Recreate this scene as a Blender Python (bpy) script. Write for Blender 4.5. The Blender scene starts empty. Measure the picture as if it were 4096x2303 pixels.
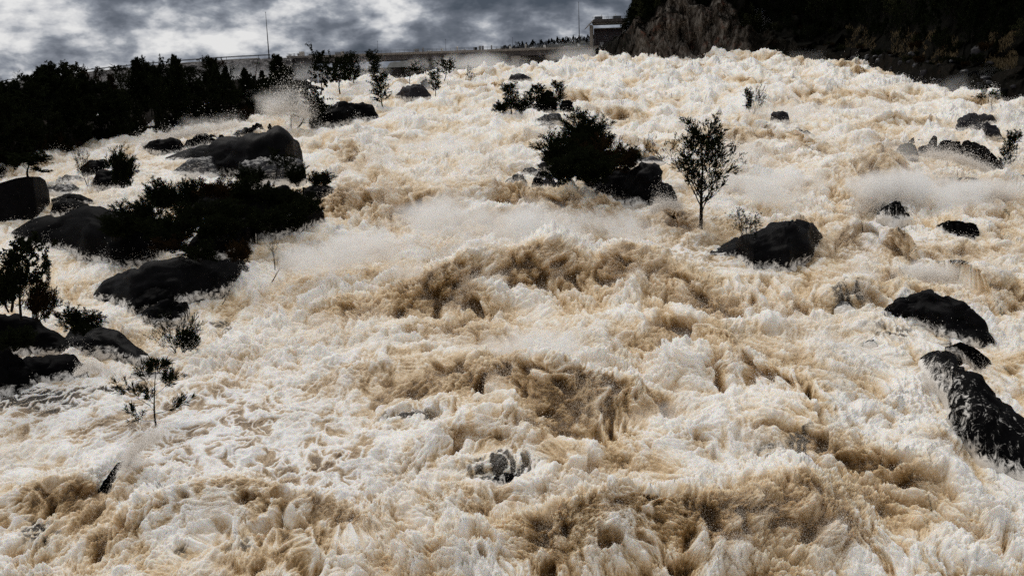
import bpy, bmesh, math, random
import numpy as np
from mathutils import Vector, Matrix

# ------------------------------------------------------------------ camera model (photo pixels are in the 4096 x 2303 frame)
F = 3932.0; CX, CY = 2048.0, 1151.5
PITCH = math.radians(10.7); ROLL = 0.0339
Z0, SL = -13.0, 0.10                      # mean water plane z = Z0 + SL*y, camera at the origin looking along +y
fv = np.array([0, math.cos(PITCH), -math.sin(PITCH)])
u0 = np.array([0, math.sin(PITCH), math.cos(PITCH)]); r0 = np.array([1.0, 0, 0])
upv = u0*math.cos(ROLL) + r0*math.sin(ROLL)
rt = r0*math.cos(ROLL) - u0*math.sin(ROLL)

def ray(u, v):
    d = fv*F + rt*(u-CX) + upv*(CY-v)
    return d/d[1]
def at(u, v, Y):
    return ray(u, v)*Y
def ground(u, v):
    d = ray(u, v)
    den = SL-d[2]
    return d*(-Z0/max(den, 0.03))
def proj(p):
    p = np.asarray(p, float)
    w = p@fv
    return np.stack([CX+F*(p@rt)/w, CY-F*(p@upv)/w], -1)

scene = bpy.context.scene
COL = scene.collection
R = random.Random(7)
rng = np.random.default_rng(11)

# ------------------------------------------------------------------ vectorised gradient noise
_perm = rng.permutation(256).astype(np.int32)
_perm = np.concatenate([_perm, _perm, _perm])
_ang = rng.random(256)*2*np.pi
_gx, _gy = np.cos(_ang).astype(np.float32), np.sin(_ang).astype(np.float32)
def n2(x, y):
    xi = np.floor(x); yi = np.floor(y)
    xf = (x-xi).astype(np.float32); yf = (y-yi).astype(np.float32)
    xi = xi.astype(np.int32) & 255; yi = yi.astype(np.int32) & 255
    u = xf*xf*xf*(xf*(xf*6-15)+10); v = yf*yf*yf*(yf*(yf*6-15)+10)
    def g(ix, iy, dx, dy):
        h = _perm[_perm[ix]+iy]
        return _gx[h]*dx+_gy[h]*dy
    a = g(xi, yi, xf, yf); b = g(xi+1, yi, xf-1, yf)
    c = g(xi, yi+1, xf, yf-1); d = g(xi+1, yi+1, xf-1, yf-1)
    a = a+u*(b-a); c = c+u*(d-c)
    return (a+v*(c-a))*1.5
_g3 = rng.normal(size=(256, 3)).astype(np.float32); _g3 /= np.linalg.norm(_g3, axis=1)[:, None]
def n3(p):
    pi = np.floor(p); f = (p-pi).astype(np.float32); pi = pi.astype(np.int32) & 255
    w = f*f*f*(f*(f*6-15)+10)
    out = 0
    for i in (0, 1):
        for j in (0, 1):
            for k in (0, 1):
                h = _perm[_perm[_perm[pi[:, 0]+i]+pi[:, 1]+j]+pi[:, 2]+k]
                g = _g3[h]
                d = g[:, 0]*(f[:, 0]-i)+g[:, 1]*(f[:, 1]-j)+g[:, 2]*(f[:, 2]-k)
                out = out + d*(w[:, 0] if i else 1-w[:, 0])*(w[:, 1] if j else 1-w[:, 1])*(w[:, 2] if k else 1-w[:, 2])
    return out*1.5
def fbm3(p, oct=4, ridged=False):
    s = 0; a = 1.0
    for k in range(oct):
        n = n3(p*(2.03**k)+k*17.3)
        s = s+a*((0.5-np.abs(n))*1.4 if ridged else n); a *= 0.5
    return s
def sstep(a, b, x):
    t = np.clip((x-a)/(b-a), 0, 1)
    return t*t*(3-2*t)

# ------------------------------------------------------------------ mesh and object helpers
def raw_mesh(name, verts, faces, n):
    """verts (N,3) array, faces (M,n) array of one polygon size."""
    me = bpy.data.meshes.new(name)
    verts = np.ascontiguousarray(verts, dtype=np.float32); faces = np.ascontiguousarray(faces, dtype=np.int32)
    me.vertices.add(len(verts)); me.vertices.foreach_set('co', verts.ravel())
    me.loops.add(faces.size); me.loops.foreach_set('vertex_index', faces.ravel())
    me.polygons.add(len(faces)); me.polygons.foreach_set('loop_start', np.arange(0, faces.size, n, dtype=np.int32))
    me.update(calc_edges=True)
    return me
def grid_faces(nr, nc, wrap=False):
    i = np.arange(nr*nc).reshape(nr, nc)
    if wrap:
        i = np.concatenate([i, i[:, :1]], 1)
    return np.stack([i[:-1, :-1], i[:-1, 1:], i[1:, 1:], i[1:, :-1]], -1).reshape(-1, 4)
def link(name, me, mat=None, parent=None, loc=None):
    o = bpy.data.objects.new(name, me); COL.objects.link(o)
    if mat is not None and me is not None and not me.materials: me.materials.append(mat)
    if parent is not None: o.parent = parent
    if loc is not None: o.location = loc
    return o
def tag(o, label, cat=None, group=None, kind=None):
    o['label'] = label
    if cat: o['category'] = cat
    if group: o['group'] = group
    if kind: o['kind'] = kind
    return o
def empty(name, loc, label=None, cat=None, group=None):
    o = bpy.data.objects.new(name, None); COL.objects.link(o); o.location = loc
    o.empty_display_size = 0.3
    if label: tag(o, label, cat, group)
    return o
def attr(me, name, data):
    a = me.attributes.new(name, 'FLOAT', 'POINT'); a.data.foreach_set('value', np.ascontiguousarray(data, dtype=np.float32))
class MB:
    """collects boxes, bars and tubes into one mesh"""
    def __init__(s): s.v = []; s.f = []
    def box(s, c, d, rz=0.0):
        c = Vector(c); b = len(s.v); m = Matrix.Rotation(rz, 3, 'Z')
        for z in (-1, 1):
            for x, y in ((-1, -1), (1, -1), (1, 1), (-1, 1)):
                s.v.append(tuple(c+m@Vector((x*d[0]/2, y*d[1]/2, z*d[2]/2))))
        for q in ((3, 2, 1, 0), (4, 5, 6, 7), (0, 1, 5, 4), (1, 2, 6, 5), (2, 3, 7, 6), (3, 0, 4, 7)):
            s.f.append(tuple(b+i for i in q))
        return s
    def tube(s, pts, radii, n=6, cap=True):
        pts = [Vector(p) for p in pts]; b = len(s.v); L = len(pts)
        for i, p in enumerate(pts):
            t = (pts[min(i+1, L-1)]-pts[max(i-1, 0)])
            if t.length < 1e-6: t = Vector((0, 0, 1))
            t.normalize()
            a = t.orthogonal().normalized() if abs(t.z) < 0.99 else Vector((1, 0, 0))
            c = t.cross(a)
            for k in range(n):
                an = 2*math.pi*k/n
                s.v.append(tuple(p+(a*math.cos(an)+c*math.sin(an))*radii[i]))
        for i in range(L-1):
            for k in range(n):
                k2 = (k+1) % n
                s.f.append((b+i*n+k, b+i*n+k2, b+(i+1)*n+k2, b+(i+1)*n+k))
        if cap:
            s.f.append(tuple(b+k for k in range(n))[::-1]); s.f.append(tuple(b+(L-1)*n+k for k in range(n)))
        return s
    def mesh(s, name, smooth=False):
        me = bpy.data.meshes.new(name); me.from_pydata(s.v, [], s.f); me.update()
        if not smooth: me.polygons.foreach_set('use_smooth', [False]*len(me.polygons))
        else: me.polygons.foreach_set('use_smooth', [True]*len(me.polygons))
        return me
    def build(s, name, mat, parent=None, smooth=False, loc=None):
        return link(name, s.mesh(name, smooth), mat, parent, loc)

# ------------------------------------------------------------------ material helpers
def new_mat(name):
    m = bpy.data.materials.new(name); m.use_nodes = True
    nt = m.node_tree; nt.nodes.clear()
    return m, nt
def nd(nt, typ, **kw):
    n = nt.nodes.new(typ)
    for k, v in kw.items():
        if k.startswith('i_'):
            key = k[2:]
            key = int(key) if key.isdigit() else key.replace('_', ' ')
            n.inputs[key].default_value = v
        else: setattr(n, k, v)
    return n
def ramp(nt, stops, fac=None, interp='LINEAR'):
    r = nt.nodes.new('ShaderNodeValToRGB'); e = r.color_ramp.elements; r.color_ramp.interpolation = interp
    while len(e) < len(stops): e.new(0.5)
    for i, (p, c) in enumerate(stops):
        e[i].position = p
        e[i].color = (c, c, c, 1) if isinstance(c, (int, float)) else (*c, 1)
    if fac is not None: nt.links.new(fac, r.inputs['Fac'])
    return r
def math_n(nt, op, a, b=None, clamp=False):
    n = nt.nodes.new('ShaderNodeMath'); n.operation = op; n.use_clamp = clamp
    for i, x in enumerate((a, b)):
        if x is None: continue
        if isinstance(x, (int, float)): n.inputs[i].default_value = x
        else: nt.links.new(x, n.inputs[i])
    return n.outputs[0]
def mixc(nt, fac, a, b):
    n = nt.nodes.new('ShaderNodeMix'); n.data_type = 'RGBA'
    for s, x in ((n.inputs[0], fac), (n.inputs[6], a), (n.inputs[7], b)):
        if isinstance(x, (int, float)): s.default_value = x
        elif isinstance(x, tuple): s.default_value = (*x, 1)
        else: nt.links.new(x, s)
    return n.outputs[2]
def simple_mat(name, c1, c2, scale=3.0, rough=0.8, bump=0.3, detail=5, spec=0.3, coord='Object', bdist=0.05):
    m, nt = new_mat(name)
    tc = nd(nt, 'ShaderNodeTexCoord')
    no = nd(nt, 'ShaderNodeTexNoise', i_Scale=scale, i_Detail=detail, i_Roughness=0.65)
    nt.links.new(tc.outputs[coord], no.inputs['Vector'])
    rr = ramp(nt, [(0.3, c1), (0.7, c2)], no.outputs['Fac'])
    b = nd(nt, 'ShaderNodeBsdfPrincipled', i_Roughness=rough)
    b.inputs['Specular IOR Level'].default_value = spec
    nt.links.new(rr.outputs['Color'], b.inputs['Base Color'])
    if bump:
        bp = nd(nt, 'ShaderNodeBump', i_Strength=bump, i_Distance=bdist)
        nt.links.new(no.outputs['Fac'], bp.inputs['Height']); nt.links.new(bp.outputs['Normal'], b.inputs['Normal'])
    o = nd(nt, 'ShaderNodeOutputMaterial'); nt.links.new(b.outputs[0], o.inputs['Surface'])
    return m
# ------------------------------------------------------------------ rocks: top outline and waterline in photo pixels, depth factor, look, label
ROCKS = [
 # left islands
 ('boulder', [(-70,760),(0,732),(64,713),(110,706),(160,707),(182,722),(196,765)], [(-70,890),(0,880),(60,868),(130,842),(196,775)], .8, 'dome', 'broad flat-topped black boulder carrying a bushy shrub, at the left shore'),
 ('boulder', [(190,752),(230,738),(290,739),(328,752)], [(190,775),(240,782),(290,780),(328,765)], .8, 'wet', 'low grey wet slab streaked by water beside the flat-topped black boulder'),
 ('boulder', [(225,720),(265,704),(310,703),(345,722)], [(225,738),(280,742),(345,736)], .8, 'veil', 'water-veiled grey rock under the thin leaning sapling'),
 ('boulder', [(307,694),(330,668),(370,640),(410,636),(432,646),(452,690)], [(307,702),(380,716),(452,708)], .8, 'dark', 'rounded black boulder standing behind the thin leaning sapling'),
 ('boulder', [(368,730),(390,690),(430,674),(480,680),(525,730)], [(368,750),(430,757),(525,750)], .8, 'dark', 'black boulder with a feathery bush growing on its right side'),
 ('boulder', [(205,795),(260,776),(320,778),(372,800)], [(205,812),(290,815),(372,812)], .7, 'dark', 'long low dark rock lying above the round-backed boulder'),
 ('boulder', [(200,850),(215,812),(250,794),(300,792),(345,806),(382,842)], [(200,858),(280,862),(382,858)], .8, 'dark', 'round-backed dark boulder with a pale rim along its top'),
 ('boulder', [(335,866),(345,846),(365,840),(390,850),(398,868)], [(335,872),(370,876),(398,872)], .8, 'dome', 'small boulder wedged against the great whale-backed rock'),
 ('boulder', [(46,928),(110,882),(200,852),(330,846),(450,855),(560,878),(650,930),(664,985)], [(46,942),(140,988),(250,998),(320,1026),(430,1072),(500,1070),(630,1040),(664,1000)], .6, 'dark', 'great whale-backed black rock overhung by bushes in the left channel'),
 ('boulder', [(662,631),(755,598),(880,562),(942,540),(1060,523),(1110,522),(1144,536),(1184,564),(1208,604),(1213,640)], [(662,636),(760,640),(870,690),(1000,716),(1150,702),(1213,657)], .55, 'dome', 'largest black granite dome, with a small pine on its summit'),
 ('boulder', [(1005,520),(1012,498),(1028,491),(1045,498),(1060,522)], [(1005,528),(1030,532),(1060,530)], .9, 'dark', 'egg-shaped boulder perched on the summit of the largest dome'),
 ('boulder', [(928,545),(950,524),(985,508),(1010,512),(1016,530)], [(928,550),(970,548),(1016,536)], .9, 'dark', 'long rounded boulder leaning below the egg-shaped one'),
 ('boulder', [(690,686),(740,650),(800,626),(850,622),(876,690)], [(690,694),(760,706),(876,716)], .7, 'wet', 'smooth grey wet shoulder of rock with water sheeting past it'),
 ('boulder', [(960,650),(1040,625),(1130,628),(1200,640),(1224,690)], [(960,740),(1060,745),(1150,740),(1224,735)], .7, 'wet', 'grey wet ledge below the largest dome, half hidden by bushes'),
 ('boulder', [(737,838),(800,762),(900,736),(1050,726),(1160,738),(1240,775),(1296,850)], [(737,850),(830,900),(960,945),(1080,955),(1200,935),(1296,880)], .5, 'dark', 'black bush-covered rock wall with mist at its foot'),
 ('boulder', [(1212,748),(1280,741),(1330,754),(1356,792)], [(1212,800),(1290,806),(1356,800)], .9, 'dark', 'rounded black lip of rock with spiky shrub on top'),
 ('boulder', [(750,990),(800,902),(880,870),(1000,880),(1026,915)], [(750,1012),(900,1034),(990,1004),(1026,950)], .7, 'dark', 'black rock dripping with bushes above the lower left dome'),
 ('boulder', [(374,1176),(410,1119),(497,1078),(593,1046),(775,1032),(893,1032),(980,1050),(1018,1084)], [(374,1189),(456,1198),(524,1230),(684,1214),(866,1176),(1018,1098)], .6, 'dome', 'lower left black dome with brown water pouring round its left end'),
 ('boulder', [(515,1222),(530,1195),(590,1160),(650,1145),(694,1168)], [(515,1228),(545,1248),(600,1244),(694,1224)], .9, 'dark', 'dark boulder nestled against the front of the lower left dome'),
 ('boulder', [(566,1258),(590,1225),(650,1200),(710,1194),(748,1204),(758,1232)], [(566,1268),(610,1292),(680,1297),(740,1278),(758,1240)], .9, 'dark', 'loaf-shaped boulder in front of the lower left dome'),
 ('boulder', [(240,1362),(300,1312),(400,1306),(470,1325),(530,1375),(594,1418)], [(240,1398),(330,1406),(450,1408),(545,1442),(594,1426)], .6, 'dome', 'sloping black rock with a dense round bush on its crest'),
 ('boulder', [(-70,1258),(0,1252),(90,1262),(150,1276),(200,1320),(262,1356),(296,1390)], [(-70,1425),(60,1408),(150,1412),(296,1414)], .6, 'dark', 'ragged black slab running down from the big left shrub'),
 ('boulder', [(76,1446),(110,1420),(200,1414),(290,1425),(338,1455),(356,1502)], [(76,1502),(160,1522),(250,1514),(356,1510)], .7, 'dark', 'lichen-spotted dark boulder at the edge of the foaming shallows'),
 ('boulder', [(-70,1366),(0,1380),(70,1420),(110,1470),(152,1528)], [(-70,1580),(40,1574),(100,1558),(152,1538)], .8, 'dark', 'blocky black rock in the lowest corner of the left shore'),
 ('boulder', [(568,590),(600,566),(680,552),(720,560),(740,584)], [(568,598),(640,614),(720,610),(740,594)], .7, 'dark', 'low black hump of rock upstream of the largest dome, nearest the forest'),
 ('boulder', [(734,584),(748,562),(775,555),(790,582)], [(734,590),(760,594),(790,588)], .9, 'dark', 'small black rock joining two humps upstream of the largest dome'),
 ('boulder', [(756,572),(775,548),(800,535),(835,540),(874,570)], [(756,582),(820,584),(874,578)], .8, 'dark', 'peaked black hump between the forest channel and the largest dome'),
 ('boulder', [(832,552),(842,539),(858,538),(870,552)], [(832,556),(850,560),(870,557)], .9, 'dark', 'small dark stone on the back of the peaked hump'),
 ('boulder', [(870,558),(878,538),(890,540),(902,558)], [(870,562),(886,565),(902,562)], .9, 'dark', 'small split stone beside the tail of the largest dome'),
 ('boulder', [(524,1492),(560,1482),(640,1484),(690,1500)], [(524,1506),(600,1522),(690,1512)], .5, 'wet', 'flat dark slab just awash behind the lone foreground sapling'),
 ('boulder', [(380,1978),(430,1900),(470,1850),(500,1838),(514,1860)], [(380,1990),(440,1965),(490,1930),(514,1880)], .7, 'dark', 'small jagged black rock under the splash below the lone sapling'),
 # middle
 ('boulder', [(1238,460),(1280,430),(1340,420),(1400,408),(1450,407),(1490,420),(1514,462)], [(1238,506),(1300,502),(1350,502),(1420,482),(1514,474)], .7, 'dark', 'long double-humped dark boulder with a shawl of falling water'),
 ('boulder', [(1584,380),(1610,350),(1650,336),(1690,342),(1724,380)], [(1584,386),(1640,403),(1724,394)], .8, 'grey', 'grey misty boulder with a spreading tree behind it'),
 ('boulder', [(1680,350),(1690,322),(1706,317),(1722,345)], [(1680,356),(1700,362),(1722,358)], .9, 'grey', 'small round boulder standing on the shoulder of the misty one'),
 ('boulder', [(2034,318),(2044,298),(2075,293),(2105,300),(2126,314)], [(2034,324),(2080,328),(2126,319)], .7, 'grey', 'lone grey boulder near the brink of the chute'),
 ('boulder', [(1196,352),(1206,326),(1225,317),(1244,330),(1252,358)], [(1196,362),(1225,368),(1252,364)], .9, 'dark', 'dark domed boulder among the trees below the bridge end'),
 ('boulder', [(1156,350),(1200,340),(1260,342),(1296,352)], [(1156,370),(1220,376),(1296,368)], .7, 'dark', 'flat dark ledge under the domed boulder by the bridge end'),
 # centre island
 ('boulder', [(2156,410),(2166,376),(2190,360),(2212,372),(2222,408)], [(2156,418),(2190,424),(2222,418)], .9, 'dark', 'upright dark boulder among three bushy trees in mid-stream'),
 ('boulder', [(2126,440),(2140,414),(2180,401),(2222,406),(2230,440)], [(2126,450),(2180,454),(2230,450)], .8, 'dark', 'pale-edged dark boulder under the middle bushy tree'),
 ('boulder', [(2238,440),(2246,404),(2268,396),(2290,410),(2300,445)], [(2238,452),(2270,456),(2300,452)], .8, 'dark', 'rounded dark boulder at the downstream right of the bushy trees'),
 ('boulder', [(2144,478),(2170,462),(2215,450),(2240,455),(2248,478)], [(2144,492),(2190,508),(2248,494)], .8, 'wet', 'angular flat-topped rock with a thin glaze of running water'),
 ('boulder', [(2150,502),(2180,490),(2225,494),(2236,506)], [(2150,514),(2190,520),(2236,514)], .8, 'veil', 'low veiled rock at the foot of the angular flat-topped one'),
 ('boulder', [(2170,640),(2178,612),(2200,606),(2216,640)], [(2170,648),(2195,654),(2216,650)], .9, 'dark', 'upper small boulder at the left edge of the big mid-stream bush'),
 ('boulder', [(2148,668),(2160,650),(2185,645),(2198,668)], [(2148,676),(2175,680),(2198,676)], .9, 'grey', 'greyish small boulder below the upper one beside the big bush'),
 ('boulder', [(2086,690),(2100,670),(2135,668),(2164,690)], [(2086,700),(2120,706),(2164,702)], .8, 'wet', 'outlying flat stone with a white wash over its back'),
 ('boulder', [(2142,704),(2155,686),(2185,684),(2202,704)], [(2142,712),(2170,716),(2202,712)], .9, 'dark', 'wedge of dark rock between the outlying stone and the bush'),
 ('boulder', [(2126,738),(2138,712),(2165,708),(2182,736)], [(2126,746),(2155,752),(2182,748)], .9, 'dark', 'black boulder leftmost in the row at the foot of the bush'),
 ('boulder', [(2168,740),(2182,706),(2205,700),(2226,740)], [(2168,750),(2195,756),(2226,752)], .9, 'grey', 'tall grey boulder second in the row at the foot of the bush'),
 ('boulder', [(2208,752),(2222,728),(2245,724),(2258,752)], [(2208,762),(2235,766),(2258,762)], .9, 'dark', 'third boulder in the row at the foot of the bush'),
 ('boulder', [(2230,766),(2260,740),(2300,732),(2334,762)], [(2230,774),(2280,782),(2334,774)], .8, 'veil', 'low rock laced with white water between the row and the great boulder'),
 ('boulder', [(2326,746),(2350,706),(2385,692),(2410,730)], [(2326,758),(2370,764),(2410,758)], .8, 'dark', 'slanting dark rock tucked behind the great mid-stream boulder'),
 ('boulder', [(1946,764),(1972,738),(1995,731),(2022,756)], [(1946,768),(1985,774),(2022,764)], .7, 'grey', 'pointed grey rock farthest left of the mid-stream island'),
 ('boulder', [(2004,742),(2050,706),(2090,694),(2110,730)], [(2004,752),(2060,760),(2110,750)], .6, 'veil', 'sloping rock buried under a white sheet left of the big bush'),
 ('boulder', [(2364,800),(2380,760),(2420,702),(2470,674),(2540,657),(2605,656),(2637,682),(2662,712),(2692,752),(2710,800)], [(2364,806),(2420,796),(2480,806),(2560,840),(2640,852),(2710,826)], .7, 'dome', 'great black mid-stream boulder left of the lone bare tree'),
 ('boulder', [(2446,822),(2470,790),(2530,782),(2580,790),(2606,826)], [(2446,834),(2520,844),(2606,838)], .7, 'veil', 'low black rock with white water spilling over it, below the great boulder'),
 ('boulder', [(2520,646),(2550,628),(2610,626),(2658,646)], [(2520,654),(2590,660),(2658,652)], .8, 'wet', 'flat purplish-grey slab behind the great mid-stream boulder'),
 # right
 ('boulder', [(2840,1008),(2900,972),(2960,942),(3010,930),(3090,890),(3130,875),(3175,868),(3202,890),(3240,901),(3272,920),(3300,950)], [(2840,1014),(2940,1022),(2970,1060),(3010,1077),(3080,1067),(3150,1077),(3230,1042),(3300,958)], .7, 'dome', 'peaked black boulder with a leafy shrub on its left slope'),
 ('boulder', [(3746,902),(3780,885),(3830,882),(3880,887),(3908,899),(3916,925)], [(3746,908),(3800,936),(3832,962),(3916,968)], .8, 'dark', 'square-cut black boulder standing alone in the right of the flood'),
 ('boulder', [(3822,505),(3838,472),(3880,457),(3935,450),(3954,462)], [(3822,522),(3880,520),(3954,490)], .8, 'grey', 'tilted dark slab with a cleft, behind the jagged black rocks'),
 ('boulder', [(3896,490),(3930,468),(3968,460),(3984,482)], [(3896,496),(3940,494),(3984,490)], .9, 'grey', 'narrow tilted slab lying on the cleft side of the larger slab'),
 ('boulder', [(3890,540),(3905,500),(3945,490),(3985,502),(4008,545)], [(3890,550),(3940,558),(4008,554)], .9, 'grey', 'rounded grey boulder below the two tilted slabs'),
 ('boulder', [(3586,600),(3600,580),(3630,571),(3660,580),(3674,615)], [(3586,606),(3615,628),(3674,632)], .8, 'dark', 'ragged black rock at the left end of the jagged group'),
 ('boulder', [(3626,578),(3648,550),(3654,548),(3662,576)], [(3626,582),(3645,586),(3662,582)], .8, 'dark', 'sharp little black fang of rock on the jagged group'),
 ('boulder', [(3664,572),(3675,560),(3690,559),(3700,572)], [(3664,576),(3682,580),(3700,576)], .9, 'dark', 'small hump of rock between the fang and the leaning block'),
 ('boulder', [(3704,596),(3722,556),(3736,542),(3746,548),(3748,596)], [(3704,602),(3725,606),(3748,604)], .8, 'dark', 'leaning black block standing tallest in the jagged group'),
 ('boulder', [(3666,612),(3680,584),(3705,581),(3738,606)], [(3666,618),(3700,622),(3738,618)], .9, 'dark', 'low black block in front of the leaning one'),
 ('boulder', [(3740,600),(3760,566),(3800,557),(3840,566),(3852,604)], [(3740,612),(3790,616),(3852,614)], .8, 'dark', 'humped black rock joining the jagged group to the long slope'),
 ('boulder', [(3826,606),(3855,563),(3890,565),(3940,585),(3990,630),(4030,680),(4048,714)], [(3826,622),(3900,655),(3980,696),(4048,722)], .7, 'dome', 'long smooth black rock sloping down to the small leaning pine'),
 ('boulder', [(4050,724),(4075,706),(4100,696),(4150,700)], [(4050,730),(4100,738),(4150,740)], .8, 'dark', 'black rock cut off by the right edge below the leaning pine'),
 ('boulder', [(3080,478),(3092,448),(3125,443),(3150,450),(3158,482)], [(3080,484),(3120,489),(3158,488)], .8, 'grey', 'grey block beside the drowned shrub in the upper rapids'),
 ('boulder', [(3170,530),(3185,508),(3220,520),(3262,540)], [(3170,540),(3210,556),(3262,548)], .6, 'veil', 'grey rock almost drowned in the upper rapids'),
 ('boulder', [(3505,860),(3530,822),(3570,806),(3612,818),(3640,860)], [(3505,880),(3570,894),(3640,880)], .8, 'streak', 'dark rock glimpsed inside the bursting spray'),
 ('boulder', [(3538,1235),(3600,1182),(3700,1157),(3790,1175),(3880,1230),(3940,1290),(3978,1358)], [(3538,1246),(3575,1288),(3700,1304),(3800,1352),(3900,1374),(3978,1384)], .7, 'dome', 'broad black rock crowned by a fan of white spray'),
 ('boulder', [(3780,1388),(3840,1366),(3900,1390),(3960,1440),(3990,1500),(3998,1535)], [(3780,1396),(3850,1434),(3920,1504),(3998,1545)], .7, 'dark', 'black rock edged by a white rill above the long foam-streaked one'),
 ('boulder', [(3690,1425),(3750,1403),(3800,1418),(3850,1458),(3920,1530),(4000,1590),(4060,1622),(4110,1680),(4190,1800)], [(3672,1455),(3722,1540),(3776,1640),(3806,1740),(3880,1830),(3950,1882),(4030,1897),(4110,1935),(4190,1980)], .5, 'streak', 'long foam-streaked black rock running off the right edge'),
 ('boulder', [(3336,1232),(3365,1206),(3400,1208),(3424,1238)], [(3336,1242),(3380,1250),(3424,1246)], .8, 'veil', 'small black rock showing through the foam left of the spray fan'),
 ('boulder', [(3454,1374),(3475,1356),(3495,1358),(3508,1376)], [(3454,1380),(3480,1386),(3508,1382)], .8, 'veil', 'tiny black rock showing through the foam below the spray fan'),
 ('boulder', [(1930,1950),(1980,1905),(2050,1893),(2116,1940)], [(1930,1958),(2020,1972),(2116,1956)], .7, 'streak', 'black rock laced with foam inside the lowest breaking wave'),
]
def _interp(pts, s):
    p = np.array(pts, float); q = p[:, 0]
    u = q[0]+(q[-1]-q[0])*s
    return u, np.interp(u, q, p[:, 1])
# wells: the waves lie low round a rock so that its waterline shows
WELLS = []
for _n, _t, _b, _d, _k, _l in ROCKS:
    _g = np.array([ground(u, v) for u, v in _b])
    _w = np.ptp(_g[:, 0])/2+.15
    WELLS.append((_g[:, 0].mean(), _g[:, 1].mean(), _w*1.05, max(_w*.75, np.ptp(_g[:, 1])*.75)))
# ------------------------------------------------------------------ the flood: one displaced sheet
QUAL = 1.0
# crest line where the chute begins, as (x/y, distance)
_cr = np.array([ground(u, v)[:2] for u, v in ((1250, 345), (1450, 330), (1800, 292), (2080, 276), (2350, 240), (2600, 236), (2850, 228), (3050, 229), (3300, 240), (3500, 262), (3800, 330))])
CR_T, CR_Y = _cr[:, 0]/_cr[:, 1], _cr[:, 1]
def crest_y(x, y):
    return np.interp(x/np.maximum(y, 1), CR_T, CR_Y)
def plane_z(x, y):
    yc = crest_y(x, y)
    e = np.maximum(y-yc+6, 0)
    return Z0+SL*(y-e*e/(e+12.0))
# standing waves and pour-overs: polyline in photo pixels, height, upstream width, downstream width (metres), brown face
WAVES = [
 ([(1700, 1190), (1980, 1110), (2280, 1075), (2600, 1110), (2960, 1210)], 1.5, 4.0, 1.5, .9),
 ([(1500, 1560), (1800, 1545), (2080, 1610), (2360, 1690)], 1.0, 3.0, 1.0, 1.0),
 ([(1650, 1810), (1850, 1770), (2050, 1790), (2290, 1890)], 0.95, 2.4, 0.9, .9),
 ([(600, 2110), (820, 2070), (1030, 2075), (1160, 2150)], 0.7, 1.6, 0.7, .8),
 ([(1150, 2110), (1300, 2060), (1500, 2110)], 0.4, 1.2, 0.5, .8),
 ([(1290, 800), (1650, 840), (2050, 800), (2420, 870), (2700, 900)], 1.5, 9.0, 1.6, .38),
 ([(1330, 590), (1420, 610), (1470, 660)], 1.4, 4.0, 1.5, .8),
 ([(3240, 985), (3450, 965), (3700, 1040), (3900, 1190)], 1.5, 4.5, 1.2, .9),
 ([(2920, 560), (3050, 540), (3200, 600)], 2.4, 7.0, 2.0, .7),
 ([(2960, 620), (3100, 640)], 1.2, 3.0, 1.5, .6),
 ([(3440, 700), (3560, 660), (3760, 720), (3900, 800)], 2.6, 5.0, 2.2, .6),
 ([(2330, 244), (2400, 238), (2470, 244)], 1.8, 9, 4, .6),
 ([(2760, 236), (2960, 231), (3130, 240)], 1.4, 12, 5, .5),
 ([(1960, 290), (2080, 285), (2160, 300)], 1.2, 8, 4, .4),
 ([(2640, 330), (2800, 310), (3000, 335)], 1.6, 10, 4, .6),
 ([(3150, 390), (3350, 370), (3540, 400)], 1.8, 8, 4, .7),
 ([(2200, 385), (2450, 400), (2600, 420)], 1.4, 8, 4, .5),
 ([(3380, 250), (3500, 262), (3560, 285)], 1.6, 8, 4, .3),
 ([(1480, 380), (1600, 395)], 1.0, 7, 3, .4),
 ([(2650, 1500), (2950, 1480), (3150, 1560)], .9, 3.0, 1.2, .6),
 ([(2780, 1800), (3050, 1760), (3350, 1830), (3650, 1950)], 1.0, 2.6, 1.0, .8),
 ([(2950, 2150), (3250, 2080), (3560, 2180)], .8, 2.0, .9, .8),
 ([(2150, 2140), (2450, 2100), (2700, 2160)], .6, 2.0, .9, .6),
 ([(60, 2030), (220, 1990), (420, 1950)], .6, 1.6, .7, .9),
 ([(2400, 1340), (2700, 1330), (2900, 1390)], .9, 3.0, 1.3, .5),
 ([(1680, 1190), (1800, 1180), (1960, 1210)], 1.2, 2.2, 1.2, .9),
 ([(1300, 1180), (1500, 1230)], .8, 2.2, 1.2, .5),
 ([(2380, 860), (2560, 850), (2700, 900)], 1.2, 2.4, 1.1, .6),
 ([(700, 590), (850, 560), (1000, 540)], 1.1, 4, 2, .3),
 ([(320, 700), (420, 690), (520, 700)], .7, 2.5, 1.2, .4),
 ([(380, 1130), (480, 1110)], .5, 1.6, .8, .9),
]
# where the sheet is calm and laced with foam (ellipses in pixels): centre, radii, calmness
CALM = [(820, 1760, 760, 330, 1.0), (250, 1640, 420, 170, .95), (1250, 1880, 420, 240, .9), (2650, 870, 300, 90, .5), (600, 640, 300, 60, .5), (1250, 1500, 420, 120, .6),
        (3550, 985, 300, 60, .7), (2750, 1010, 260, 70, .6), (3150, 660, 240, 60, .4), (1950, 2040, 330, 110, .4)]
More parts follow.
